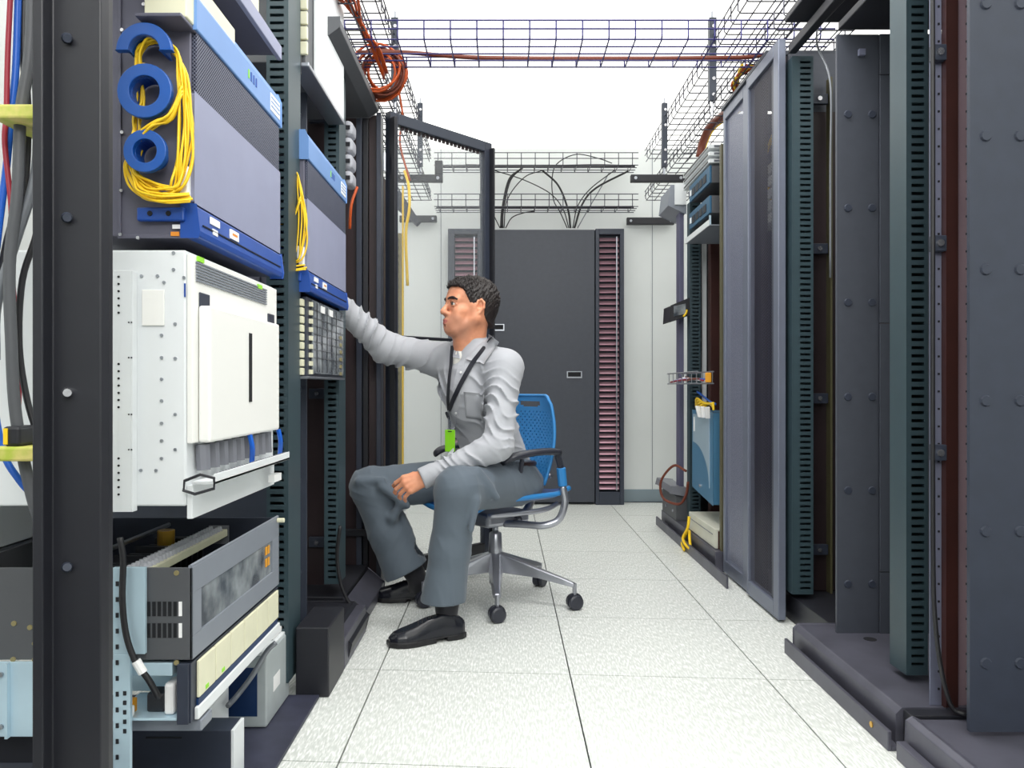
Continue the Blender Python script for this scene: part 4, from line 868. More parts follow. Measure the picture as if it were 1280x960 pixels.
# ------------------------------------------------ implicit surfaces for the seated man
def smin(a, b, k):
    if k <= 0: return np.minimum(a, b)
    h = np.clip(.5+.5*(b-a)/k, 0, 1); return b*(1-h)+a*h-k*h*(1-h)
def V(*a): return np.array(a, dtype=np.float64)
def nrm(v): v = np.asarray(v, float); return v/np.linalg.norm(v)
class Field:
    def __init__(s): s.p = []
    def cone(s, a, b, ra, rb=None, k=.03, sub=False, disp=None):
        a, b = np.asarray(a, float), np.asarray(b, float); rb = ra if rb is None else rb
        def f(P):
            ba = b-a; pa = P-a; t = np.clip(pa@ba/max(ba@ba, 1e-9), 0, 1); d = np.linalg.norm(pa-t[..., None]*ba, axis=-1)-(ra+(rb-ra)*t)
            if disp is not None: d = d-disp(P, t)
            return d
        m = max(ra, rb)+k+.02; s.p.append((f, np.minimum(a, b)-m, np.maximum(a, b)+m, k, sub)); return s
    def ell(s, c, r, R=None, k=.02, sub=False):
        c = np.asarray(c, float); r = np.asarray(r, float); R = np.eye(3) if R is None else R
        def f(P):
            q = (P-c)@R.T/r; l = np.linalg.norm(q, axis=-1); return (l-1)*r.min() if r.min() > .5*r.max() else l*(l-1)/np.maximum(np.linalg.norm(q/r, axis=-1), 1e-6)
        m = r.max()+k+.015; s.p.append((f, c-m, c+m, k, sub)); return s
    def fn(s, f, lo, hi, k=.02, sub=False): s.p.append((f, np.asarray(lo, float), np.asarray(hi, float), k, sub)); return s
    def ev(s, P):
        F = np.full(P.shape[:-1], .08)
        for (f, lo, hi, k, sub) in s.p:
            d = f(P)
            if sub == 'cut': F = np.maximum(F, d)
            else: F = -smin(-F, d, k) if sub else smin(F, d, k)
        return F
    def mesh(s, lo, hi, h):
        lo = np.asarray(lo, float); n = np.ceil((np.asarray(hi)-lo)/h).astype(int)+1
        ax = [lo[i]+h*np.arange(n[i]) for i in range(3)]; F = np.full(n, .08, dtype=np.float64)
        for (f, a, b, k, sub) in s.p:
            i0 = np.maximum(np.floor((a-lo)/h).astype(int), 0); i1 = np.minimum(np.ceil((b-lo)/h).astype(int)+1, n)
            if (i1 <= i0).any(): continue
            sl = tuple(slice(i0[i], i1[i]) for i in range(3))
            G = np.stack(np.meshgrid(*[ax[i][sl[i]] for i in range(3)], indexing='ij'), -1); d = f(G)
            if sub == 'cut': F[sl] = np.maximum(F[sl], d)
            else: F[sl] = -smin(-F[sl], d, k) if sub else smin(F[sl], d, k)
        return surfnet(F, lo, h)
def surfnet(F, lo, h):
    S = F < 0; nx, ny, nz = F.shape
    c = np.zeros((nx-1, ny-1, nz-1), np.int8)
    offs = [(i, j, k) for i in (0, 1) for j in (0, 1) for k in (0, 1)]
    for (i, j, k) in offs: c += S[i:nx-1+i, j:ny-1+j, k:nz-1+k]
    I = np.argwhere((c > 0) & (c < 8)); idx = -np.ones(c.shape, np.int64); idx[tuple(I.T)] = np.arange(len(I))
    acc = np.zeros((len(I), 3)); cnt = np.zeros(len(I))
    for a in offs:
        for ax_ in range(3):
            if a[ax_] == 1: continue
            b = list(a); b[ax_] = 1; fa = F[tuple((I+a).T)]; fb = F[tuple((I+b).T)]; m = (fa < 0) != (fb < 0)
            t = np.where(m, fa/np.where(m, fa-fb, 1), 0); p = np.array(a)[None]+0.*I; p[:, ax_] += t
            acc[m] += p[m]; cnt[m] += 1
    Vt = lo+h*(I+acc/cnt[:, None]); quads = []
    for ax_ in range(3):
        u, v = [q for q in range(3) if q != ax_]
        sl0 = [slice(None)]*3; sl1 = [slice(None)]*3; sl0[ax_] = slice(0, -1); sl1[ax_] = slice(1, None)
        D = S[tuple(sl0)] != S[tuple(sl1)]; E = np.argwhere(D); lim = np.array(c.shape)
        ok = (E[:, u] > 0) & (E[:, v] > 0) & (E[:, u] < lim[u]) & (E[:, v] < lim[v]); E = E[ok]
        def g(du, dv): e = E.copy(); e[:, u] -= du; e[:, v] -= dv; return idx[tuple(e.T)]
        q = np.stack([g(0, 0), g(1, 0), g(1, 1), g(0, 1)], 1); ins = S[tuple(E.T)]
        fl = ins if ax_ != 1 else ~ins
        q[~fl] = q[~fl][:, ::-1]; quads.append(q)
    Q_ = np.concatenate(quads); Q_ = Q_[(Q_ >= 0).all(1)]; return Vt, Q_
def nmesh(name, parts, mats, parent=None):
    """parts: list of (verts, quads, material index)"""
    vs = np.concatenate([p[0] for p in parts]); o = 0; qs = []; mi = []
    for p in parts: qs.append(p[1]+o); mi.append(np.full(len(p[1]), p[2], np.int32)); o += len(p[0])
    qs = np.concatenate(qs); mi = np.concatenate(mi)
    if parent is not None: vs = vs-np.array(world_off(parent))
    me = bpy.data.meshes.new(name); me.vertices.add(len(vs)); me.vertices.foreach_set('co', vs.astype(np.float32).ravel())
    me.loops.add(qs.size); me.loops.foreach_set('vertex_index', qs.astype(np.int32).ravel()); me.polygons.add(len(qs))
    me.polygons.foreach_set('loop_start', np.arange(0, qs.size, 4, dtype=np.int32)); me.polygons.foreach_set('loop_total', np.full(len(qs), 4, np.int32))
    me.update(calc_edges=True); me.validate()
    for m in mats: me.materials.append(MATS[m] if isinstance(m, str) else m)
    me.polygons.foreach_set('material_index', mi[:len(me.polygons)]); me.polygons.foreach_set('use_smooth', [True]*len(me.polygons))
    ob = bpy.data.objects.new(name, me); C.objects.link(ob)
    if parent is not None: ob.parent = parent
    return ob
def lap(Vt, Q_, it=2, f=.5):
    for _ in range(it):
        a = np.zeros_like(Vt); n = np.zeros(len(Vt))
        for i in range(4):
            np.add.at(a, Q_[:, i], Vt[Q_[:, (i+1) % 4]]); np.add.at(n, Q_[:, i], 1)
            np.add.at(a, Q_[:, i], Vt[Q_[:, (i-1) % 4]]); np.add.at(n, Q_[:, i], 1)
        Vt = Vt*(1-f)+f*a/np.maximum(n, 1)[:, None]
    return Vt
def cloth_mat(name, rgb, sheen=.2, scale=400, rough=.75, b=.25):
    m = mat(name, rgb, rough); nt = m.node_tree; n = nt.nodes.new('ShaderNodeTexNoise'); n.inputs['Scale'].default_value = scale; g = nt.nodes.new('ShaderNodeNewGeometry')
    nt.links.new(g.outputs['Position'], n.inputs['Vector']); bp = nt.nodes.new('ShaderNodeBump'); bp.inputs['Strength'].default_value = b; bp.inputs['Distance'].default_value = .001
    nt.links.new(n.outputs['Fac'], bp.inputs['Height']); nt.links.new(bp.outputs['Normal'], nt.nodes['Principled BSDF'].inputs['Normal'])
    nt.nodes['Principled BSDF'].inputs['Sheen Weight'].default_value = sheen; return m
cloth_mat('shirt_grey', (176, 178, 184)); cloth_mat('undershirt', (232, 230, 222)); cloth_mat('trouser_grey', (88, 99, 110), .15); cloth_mat('sock_black', (24, 24, 32))
mat('shoe_black', (24, 26, 34), .22, .0, .05, 30); mat('sole_black', (18, 18, 22), .5); mat('hair_dark', (36, 28, 27), .55, .0, .4, 140); mat('lanyard_black', (26, 28, 38), .6)
mat('badge_green', (130, 205, 30), .4); mat('belt_brown', (52, 36, 34), .4); mat('eye_white', (228, 222, 216), .2); mat('iris', (40, 24, 18), .15); mat('lip', (188, 110, 98), .45)
sk = mat('skin', (228, 158, 122), .45, .0, .08, 40, c2=(218, 146, 112)); sk.node_tree.nodes['Principled BSDF'].inputs['Subsurface Weight'].default_value = .08; sk.node_tree.nodes['Principled BSDF'].inputs['Subsurface Radius'].default_value = (.012, .005, .003)
mat('stubble', (196, 142, 114), .5, .0, .1, 60)
def fold(P, d, lam, seed=0, warp=1.2):
    d = nrm(d); t = P@d; r = np.random.RandomState(seed); ph = 0
    for _ in range(3):
        q = nrm(r.normal(size=3)); ph = ph+np.sin(P@q*(2*np.pi/(lam*r.uniform(1.8, 3.6)))+r.uniform(0, 6))
    s = np.sin(2*np.pi*t/lam+warp*1.5*ph); q = nrm(r.normal(size=3)); g = .5+.5*np.sin(P@q*(2*np.pi/(lam*2.3))+ph); return (2.2*(1-np.abs(s))**2.2-.7)*(.15+.85*g)
man = thing('person', 'seated man in grey shirt and dark trousers reaching with one arm into the left rack', 'person', (-.05, 3.2, 0))
# skeleton joints
SL, EL, WL = V(.0, 3.03, .985), V(-.025, 2.905, .69), V(-.268, 2.85, .585)
SR, ER, WR_ = V(-.275, 3.30, 1.025), V(-.50, 3.235, 1.072), V(-.69, 3.09, 1.262)
HL, KL, AL = V(.035, 3.15, .515), V(-.17, 2.79, .535), V(-.212, 2.80, .09)
HR, KR, AR = V(-.07, 3.30, .515), V(-.565, 3.225, .487), V(-.37, 3.245, .09)
Lx, Fx = nrm(V(.67, -.74, 0)), nrm(V(-.74, -.67, 0))
TZ = np.array([.44, .50, .62, .75, .88, .98, 1.04, 1.085]); TCX = np.array([-.0, -.01, -.045, -.085, -.125, -.142, -.14, -.135]); TCY = np.array([3.26, 3.25, 3.225, 3.20, 3.18, 3.165, 3.16, 3.155])
TA = np.array([.16, .172, .158, .162, .178, .172, .125, .07]); TB = np.array([.125, .13, .122, .118, .120, .108, .078, .055])
def torso(P, grow=0.):
    z = P[..., 2]; cx = np.interp(z, TZ, TCX); cy = np.interp(z, TZ, TCY); a = np.interp(z, TZ, TA)+grow; b = np.interp(z, TZ, TB)+grow
    dx = P[..., 0]-cx; dy = P[..., 1]-cy; u = dx*Lx[0]+dy*Lx[1]; v = dx*Fx[0]+dy*Fx[1]
    l = np.sqrt((u/a)**2+(v/b)**2+1e-9); d = (l-1)*np.minimum(a, b)*.95
    return np.maximum(d, np.maximum(z-1.075-grow, .46-z))
# ---- shirt
def shirt_disp(P):
    z = P[..., 2]; d = .006*fold(P, (.75, -.2, .65), .10, 3, .9)*np.clip((1.06-z)/.15, 0, 1)
    return d+.0045*fold(P, (.1, .1, 1), .06, 5, .6)*np.clip((.72-z)/.15, 0, 1)
def sleeve(dirv, lam, amp, seed): return lambda P, t: amp*fold(P, dirv, lam, seed, .8)*np.clip(.6+t, 0, 1)
sf = Field()
sf.fn(lambda P: torso(P)-shirt_disp(P)*1.3, (-.40, 2.9, .44), (.22, 3.45, 1.14), 0)
sf.cone(V(-.135, 3.16, 1.04), SL, .062, .067, .05); sf.cone(V(-.135, 3.16, 1.045), SR, .062, .068, .05)
sf.cone(V(-.155, 3.10, .90), V(-.16, 3.12, .82), .07, .06, .06)
sf.cone(SL, EL, .068, .056, .04, disp=sleeve((.45, .3, .85), .085, .0085, 11)); sf.cone(EL, WL, .051, .038, .025, disp=sleeve((.8, .1, .7), .07, .0075, 12))
sf.cone(EL+V(.0, 0, -.01), EL+V(-.05, -.01, -.03), .048, .046, .03)
sf.cone(SR, ER, .070, .064, .04, disp=sleeve((.8, .2, -.65), .11, .009, 13)); sf.cone(ER, WR_, .062, .046, .03, disp=sleeve((.8, .3, -.1), .085, .008, 14))
sf.cone(WL, WL+.035*nrm(WL-EL), .041, .041, .004); sf.cone(WR_, WR_+.03*nrm(WR_-ER), .044, .044, .006)
# collar stand
nb = V(-.138, 3.15, 1.05); nt_ = V(-.142, 3.135, 1.105)
sf.cone(nb, nt_, .076, .068, .02); sf.cone(nb+V(0, 0, .01), V(-.165, 3.10, 1.22), .060, .063, .004, sub=True)
sf.ell(V(-.215, 3.065, 1.092), V(.055, .055, .063), None, .006, sub=True)
# folds as raised and pressed creases
for (a, b, r) in (((-.02, 2.99, .93), (-.10, 3.02, .86), .012), ((.0, 2.96, .86), (-.085, 2.98, .77), .013), ((.02, 2.955, .80), (-.06, 2.93, .71), .012), ((-.2, 3.16, .98), (-.19, 3.08, .90), .010)):
    sf.cone(np.array(a), np.array(b), r, r*.6, .02)
hd = nrm(WL-EL)
sf.fn(lambda P: (P-WL)@hd-.045+np.where(np.linalg.norm(P-WL, axis=-1) < .09, 0, -1.), WL-.09, WL+.09, 0, 'cut')
hr = nrm(WR_-ER)
sf.fn(lambda P: (P-WR_)@hr-.035+np.where(np.linalg.norm(P-WR_, axis=-1) < .09, 0, -1.), WR_-.09, WR_+.09, 0, 'cut')
sf.fn(lambda P: np.where((P[..., 1] > 2.98), .525-P[..., 2], -1), (-.4, 2.9, .4), (.25, 3.5, .53), 0, 'cut')
v_, q_ = sf.mesh((-.80, 2.72, .46), (.24, 3.48, 1.38), .0045); v_ = lap(v_, q_, 1, .4)
shirt = nmesh('shirt', [(v_, q_, 0)], ['shirt_grey'], man)
# ---- trousers
def leg_disp(seed, d, lam, amp, lo=.1): return lambda P, t: amp*fold(P, d, lam, seed, .9)*np.clip(lo+np.abs(t-.5)*1.6, 0, 1)
tf = Field()
tf.fn(lambda P: np.maximum(torso(P, .006), P[..., 2]-.60), (-.25, 3.0, .42), (.25, 3.5, .62), .02)
tf.ell(V(.0, 3.24, .51), V(.165, .15, .075), None, .04)
tf.cone(HL, KL, .096, .083, .05, disp=leg_disp(21, (.3, .5, .6), .11, .005)); tf.cone(HR, KR, .098, .083, .05, disp=leg_disp(22, (.8, -.1, .5), .13, .005))
hemL, hemR = V(-.228, 2.80, .10), V(-.405, 3.235, .11)
tf.cone(KL, KL*.5+hemL*.5, .080, .071, .03, disp=leg_disp(23, (.2, .3, 1), .10, .004)); tf.cone(KL*.5+hemL*.5, hemL, .071, .084, .03, disp=leg_disp(24, (1, .2, .1), .12, .004))
tf.cone(KR, KR*.5+hemR*.5, .080, .085, .03, disp=leg_disp(25, (.7, .1, .7), .11, .005)); tf.cone(KR*.5+hemR*.5, hemR, .085, .098, .03, disp=leg_disp(26, (1, .2, -.2), .12, .004))
# knee back folds
for (a, b, r) in (((-.10, 2.80, .60), (-.03, 2.83, .50), .018), ((-.10, 2.74, .50), (-.12, 2.72, .40), .014), ((-.50, 3.14, .50), (-.40, 3.15, .42), .018), ((-.60, 3.15, .52), (-.50, 3.14, .53), .012), ((-.46, 3.15, .37), (-.42, 3.15, .44), .02)):
    tf.cone(np.array(a), np.array(b), r, r*.7, .025)
tf.cone(V(-.055, 2.755, .575), V(-.06, 2.735, .50), .010, .010, .02, sub=True)
hp = nrm(V(.0, .0, 1.))
tf.fn(lambda P: np.where(P[..., 1] < 3.0, .127-P[..., 2], .12+.5*(P[..., 0]+.44)-P[..., 2]), (-.7, 2.5, -.2), (.3, 3.6, .3), 0, 'cut')
tf.cone(hemL+V(0, 0, -.05), hemL+V(0, 0, .11), .072, .058, .004, sub=True); tf.cone(hemR+V(0, 0, -.05), hemR+V(0, 0, .10), .084, .06, .004, sub=True)
v_, q_ = tf.mesh((-.70, 2.62, .06), (.24, 3.46, .66), .005); v_ = lap(v_, q_, 1, .4)
trousers = nmesh('trousers', [(v_, q_, 0)], ['trouser_grey'], man)
# crease line of the trousers' waist: belt
bl = []
for k in range(48):
    a = 2*math.pi*k/48; z = .575+.02*math.cos(a); c = V(np.interp(z, TZ, TCX), np.interp(z, TZ, TCY), z); p = c+Lx*math.cos(a)*.178+Fx*math.sin(a)*.141; bl.append(tuple(p))
MB().tube(bl, .012, 6, True).build('belt', 'belt_brown', man, smooth=True)
# ---- skin: head, neck, arms and legs as one body
yaw = math.radians(27); pit = math.radians(6); SC = .98
hx = nrm(V(-math.cos(yaw)*math.cos(pit), -math.sin(yaw)*math.cos(pit), math.sin(pit))); hy = nrm(np.cross(V(0, 0, 1), hx)); hz = np.cross(hx, hy)
HM = np.stack([hx, hy, hz]); HO = V(-.146, 3.10, 1.229)
def H(x, y, z): return HO+SC*(x*hx+y*hy+z*hz)
hf = Field()
def he(c, r, k=.02, sub=False): hf.ell(H(*c), np.array(r)*SC, HM, k*SC, sub)
def hc(a, b, ra, rb=None, k=.015, sub=False): hf.cone(H(*a), H(*b), ra*SC, (ra if rb is None else rb)*SC, k*SC, sub)
he((-.022, 0, .034), (.096, .076, .082)); he((-.052, 0, .012), (.062, .066, .066), .03); he((.028, 0, -.022), (.058, .055, .086), .028)
he((.05, 0, .045), (.040, .056, .040), .03)
for s in (-1, 1):
    hc((-.008, s*.056, -.052), (.060, s*.026, -.100), .0185, .017, .022); hc((-.008, s*.058, -.045), (0, s*.062, .0), .018, .018, .03)
    he((.054, s*.042, -.026), (.024, .019, .017), .022); hc((.074, s*.042, .018), (.086, s*.012, .021), .011, .010, .018)
    hc((.062, s*.035, -.060), (.074, s*.015, -.085), .018, .016, .03)
hc((.064, -.012, -.106), (.064, .012, -.106), .020, .020, .016); hc((.080, 0, -.101), (.081, 0, -.104), .014, .013, .018)
for s in (-1, 1): he((.092, s*.030, .001), (.015, .0155, .0115), .012, True)
hc((.083, 0, .016), (.110, 0, -.031), .0078, .0095, .012); hc((.106, 0, -.030), (.110, 0, -.036), .0105, .0105, .01)
for s in (-1, 1): hc((.098, s*.012, -.040), (.090, s*.014, -.041), .0075, .008, .008)
he((.075, 0, -.068), (.020, .027, .026), .02)
for s in (-1, 1):
    hc((.088, s*.020, -.0695), (.098, s*.006, -.0665), .0045, .0062, .006); hc((.087, s*.019, -.074), (.096, s*.005, -.0795), .005, .0075, .006)
hc((.0945, -.006, -.067), (.0945, .006, -.067), .0068, .0068, .004); hc((.094, -.006, -.0795), (.094, .006, -.0795), .0078, .0078, .004)
for s in (-1, 1): hc((.100, 0, -.0732), (.088, s*.021, -.0725), .0016, .0014, .003, True)
hc((.094, 0, -.089), (.090, 0, -.089), .006, .006, .01, True)
# upper and lower eyelids
for s in (-1, 1):
    pts = [(.074, s*.046, -.001), (.083, s*.039, .0065), (.0875, s*.030, .0075), (.084, s*.020, .003)]
    for a, b in zip(pts[:-1], pts[1:]): hc(a, b, .0036, .0036, .004)
    pts = [(.075, s*.045, -.003), (.082, s*.037, -.0085), (.085, s*.028, -.0085), (.083, s*.019, -.002)]
    for a, b in zip(pts[:-1], pts[1:]): hc(a, b, .003, .003, .004)
    # ears
    EC = (-.012, s*.070, -.006); E_ = np.stack([nrm(hx*.96+hy*s*-.28), nrm(hy*.96+hx*s*.28), hz])
    hf.ell(H(*EC), np.array((.017, .007, .031))*SC, E_, .006)
    rimp = [(-.004, s*.071, -.034), (-.016, s*.078, -.026), (-.029, s*.086, -.004), (-.028, s*.087, .016), (-.016, s*.083, .027), (-.002, s*.077, .020), (.002, s*.073, .006)]
    for a, b in zip(rimp[:-1], rimp[1:]): hc(a, b, .0048, .0048, .004)
    hc((-.010, s*.083, -.002), (-.012, s*.086, .012), .0095, .008, .003, True); hc((-.006, s*.074, -.032), (-.010, s*.076, -.029), .0065, .006, .005)
# neck
hf.cone(H(-.030, 0, -.05), V(-.142, 3.15, 1.03), .056, .060, .03); hf.cone(H(.012, 0, -.085), V(-.165, 3.12, 1.07), .040, .045, .03); hf.cone(V(-.142, 3.15, 1.05), V(-.14, 3.155, .95), .062, .075, .02)
hf.cone(H(.03, 0, -.125), H(.018, 0, -.150), .010, .010, .02)
v1, q1 = hf.mesh((-.30, 2.96, .93), (.02, 3.28, 1.40), .0022); v1 = lap(v1, q1, 1, .35)
lv = (v1-HO)@HM.T/SC
# colour: stubble and lips by place on the face
cen = v1[q1].mean(1); loc = (cen-HO)@HM.T/SC
mi1 = np.zeros(len(q1), np.int32)
jaw = (loc[:, 0] > .01) & (loc[:, 2] < -.048+.35*np.abs(loc[:, 1])*0) & (loc[:, 2] > -.14) & (loc[:, 2] < -.045-(.09-loc[:, 0])*.25)
mi1[:] = 0
lips = (loc[:, 0] > .080) & (np.abs(loc[:, 1]) < .021) & (loc[:, 2] < -.0615-np.abs(loc[:, 1])*.28) & (loc[:, 2] > -.0865+np.abs(loc[:, 1])*.5)
mi1[:] = 0
# body below the clothes
bf = Field(); bf.fn(lambda P: torso(P, -.022), (-.36, 2.95, .44), (.2, 3.4, 1.12), 0)
for a, b, r0, r1 in ((V(-.135,3.16,1.02), SL, .05, .052), (V(-.135,3.16,1.02), SR, .05, .052), (SL, EL, .05, .042), (EL, WL, .040, .027), (SR, ER, .05, .042), (ER, WR_, .040, .028),
    (HL, KL, .075, .058), (KL, AL, .052, .036), (HR, KR, .075, .058), (KR, AR, .052, .036)): bf.cone(a, b, r0, r1, .02)
v2, q2 = bf.mesh((-.70, 2.62, .04), (.2, 3.46, 1.1), .009)
# hands
def hand_field(W0, ez, ex, ey, curl, spread, sc=1.0, thumb=None):
    """W0 wrist, ez along the hand, ex across towards the thumb, ey out of the back of the hand"""
    g = Field(); ez, ex, ey = nrm(ez), nrm(ex), nrm(ey)
    def Pt(x, y, z): return W0+sc*(ex*x+ey*y+ez*z)
    g.cone(Pt(0, 0, -.05), Pt(0, 0, .0), .027*sc, .026*sc, .01)
    kn = [(.030, .004, .083), (.010, .007, .087), (-.011, .005, .083), (-.030, .0, .075)]; ln = [(.040, .025, .019), (.044, .029, .020), (.040, .027, .019), (.031, .020, .017)]
    for i, (x, y, z) in enumerate(kn):
        g.cone(Pt(x*.55, -.002, .01), Pt(x, y-.006, z-.004), .0175*sc, .0125*sc, .012); g.cone(Pt(x, y-.002, z), Pt(x, y-.002, z), .0105*sc, None, .004)
        g.cone(Pt(x*.6, .004, .02), Pt(x, y+.002, z-.006), .010*sc, .006*sc, .010)
        a = curl[i][0]; p = Pt(x, y-.002, z); sx = spread[i]
        for j, L_ in enumerate(ln[i]):
            if j: a += curl[i][j]
            d = ez*math.cos(a)+(-ey)*math.sin(a)+ex*sx; d = nrm(d); q = p+d*L_*sc; r0 = (.0098, .0086, .0080)[j]*sc; r1 = (.0086, .0080, .0068)[j]*sc
            if i == 3: r0 *= .88; r1 *= .88
            g.cone(p, q, r0, r1, .0022); p = q
    th = thumb or [(.020, -.012, .015), (.042, -.020, .042), (.052, -.022, .072), (.050, -.024, .096)]
    for j in range(3): g.cone(Pt(*th[j]), Pt(*th[j+1]), (.0155, .012, .0105)[j]*sc, (.012, .0105, .008)[j]*sc, .006 if j == 0 else .002)
    return g
W0 = WL+.05*hd
ezl = nrm(V(-.82, -.12, -.30)); eyl = nrm(V(.10, -.90, .30)-ezl*(V(.10, -.90, .30)@ezl)); exl = np.cross(eyl, ezl)
if exl[2] < 0: exl = -exl
gl = hand_field(W0-ezl*.02, ezl, exl, eyl, [(.55, .55, .4), (.6, .6, .4), (.62, .62, .4), (.6, .6, .4)], [-.10, -.18, -.26, -.34], .93, [(.018, -.012, .015), (.034, -.028, .040), (.036, -.036, .066), (.030, -.038, .088)])
v3, q3 = gl.mesh(W0-.16, W0+.16, .002)
ezr = nrm(WR_-ER+V(0, 0, .02)); eyr = nrm(V(.5, -.2, .8)-ezr*(V(.5, -.2, .8)@ezr)); exr = np.cross(eyr, ezr)
gr_ = hand_field(WR_+hr*.045, ezr, exr, eyr, [(.3, .4, .3)]*4, [.12, .04, -.04, -.12], .93)
v4, q4 = gr_.mesh(WR_-.2, WR_+.22, .003)
body = nmesh('body', [(v1, q1[mi1 == 0], 0), (v1, q1[mi1 == 1], 1), (v1, q1[mi1 == 2], 2), (v2, q2, 0), (v3, q3, 0), (v4, q4, 0)], ['skin', 'stubble', 'lip'], man)
def ss(x, a, b): t = np.clip((x-a)/(b-a), 0, 1); return t*t*(3-2*t)
n_all = len(body.data.vertices); st = np.zeros(n_all); lp = np.zeros(n_all); X_, Y_, Z_ = lv[:, 0], np.abs(lv[:, 1]), lv[:, 2]
st[:len(v1)] = ss(Z_-(-.045-(.09-X_)*.25), .012, -.012)*ss(X_, -.01, .03)*ss(Z_, -.150, -.125)
lp[:len(v1)] = ss(X_, .076, .082)*ss(Y_, .023, .018)*ss(Z_+.0610+Y_*.28, .001, -.002)*ss(Z_+.0875-Y_*.5, -.001, .002)
for nm_, ar in (('stubble', st), ('lip', lp)): body.data.attributes.new(nm_, 'FLOAT', 'POINT').data.foreach_set('value', ar.astype(np.float32))
nt = sk.node_tree; pb = nt.nodes['Principled BSDF']; src = pb.inputs['Base Color'].links[0].from_socket
for nm_, cc_, f_ in (('stubble', (176, 128, 108), .45), ('lip', (176, 92, 88), .85)):
    at = nt.nodes.new('ShaderNodeAttribute'); at.attribute_name = nm_; ml = nt.nodes.new('ShaderNodeMath'); ml.operation = 'MULTIPLY'; ml.inputs[1].default_value = f_; nt.links.new(at.outputs['Fac'], ml.inputs[0])
    mx = nt.nodes.new('ShaderNodeMix'); mx.data_type = 'RGBA'; mx.inputs[7].default_value = col(*cc_); nt.links.new(ml.outputs[0], mx.inputs[0]); nt.links.new(src, mx.inputs[6]); src = mx.outputs[2]
nt.links.new(src, pb.inputs['Base Color'])
# ---- hair
hl_x = np.array([-.13, -.095, -.06, -.042, -.034, -.012, .004, .010, .020, .030, .045, .058, .072, .11])
hl_z = np.array([-.075, -.070, -.050, -.030, .020, .026, .000, -.022, -.018, .018, .040, .058, .070, .076])
def hairf(P):
    q = (P-HO)@HM.T/SC; x, y, z = q[..., 0], q[..., 1], q[..., 2]
    a = np.sqrt(((x+.022)/.096)**2+(y/.076)**2+((z-.034)/.082)**2); b = np.sqrt(((x+.052)/.062)**2+(y/.066)**2+((z-.012)/.066)**2)
    c = np.sqrt(((x-.05)/.040)**2+(y/.056)**2+((z-.045)/.040)**2)
    d = smin(smin((a-1)*.080, (b-1)*.063, .03), (c-1)*.042, .03); nk = np.maximum.reduce([np.sqrt((x+.052)**2+y**2)-.058, -.12-z, z]); d = smin(d, nk, .02)
    tuft = .0024*np.sin(x*620+2*np.sin(y*240))*np.sin(y*560+z*300)+.0024*np.sin(x*420+3*np.sin(y*160))*np.sin(y*380+2*np.sin(z*210))+.0025*np.sin(x*190+y*150+1.5*np.sin(z*90))*np.cos(y*170-z*140)
    th = .0062+.006*np.clip(1-np.abs(x-.012)/.02, 0, 1)*np.clip((.05-z)/.03, 0, 1)+.0105*np.clip((z-.02)/.09, 0, 1)+.002*np.clip((x-.02)/.06, 0, 1)*np.clip((z-.06)/.03, 0, 1)
    line = np.interp(x, hl_x, hl_z)+.0015*np.sin(x*900)+.0015*np.sin(y*700)
    line = np.where(x > .05, line-.25*np.maximum(np.abs(y)-.02, 0)*0+.25*np.maximum(.0, np.abs(y)-.045), line)
    return np.maximum(d-th-tuft*np.clip((z+.02)/.06, .25, 1)*(1+.9*np.clip((x+.02)/.06, 0, 1)*np.clip((z-.06)/.03, 0, 1)), (line-z)*.9)*SC
hfld = Field(); hfld.fn(hairf, HO-.18, HO+.18, 0)
v_, q_ = hfld.mesh(HO-.15, HO+.16, .0022)
nmesh('hair', [(v_, q_, 0)], ['hair_dark'], man)
for s in (-1, 1):
    eb = MB(); 
    pts = [H(.0745, s*.0535, .016), H(.0845, s*.044, .0215), H(.0925, s*.031, .0235), H(.097, s*.019, .0215), H(.098, s*.011, .0185)]
    eb.tube(bez([tuple(p) for p in pts], 4), [.0034+.0028*math.sin(math.pi*min(1, .2+k/20)) for k in range(17)], 6).build('eyebrow', 'hair_dark', man, smooth=True)
    ec = H(.0765, s*.0315, -.0005); e = MB(); 
    n = 14; vs = []; fs = []
    for i in range(n+1):
        for k in range(2*n):
            th = math.pi*i/n; ph = math.pi*k/n; vs.append(tuple(ec+SC*.0122*(hx*math.cos(th)+hy*math.sin(th)*math.cos(ph)+hz*math.sin(th)*math.sin(ph))))
    for i in range(n):
        for k in range(2*n): fs.append((i*2*n+k, (i+1)*2*n+k, (i+1)*2*n+(k+1) % (2*n), i*2*n+(k+1) % (2*n)))
    eo = e.add(vs, fs).build('eye', 'eye_white', man, smooth=True)
    gd = nrm(hx*.95+hy*.10*1); MB().cyl(tuple(ec+gd*SC*.0112), tuple(ec+gd*SC*.0129), .0068, .0058, 14).build('iris', 'iris', eo)
    MB().tube(bez([tuple(H(.0785, s*.045, .0015)), tuple(H(.088, s*.038, .0058)), tuple(H(.0925, s*.0295, .0062)), tuple(H(.089, s*.0205, .002))], 4), .0012, 5).build('lashes', 'hair_dark', man, smooth=True)
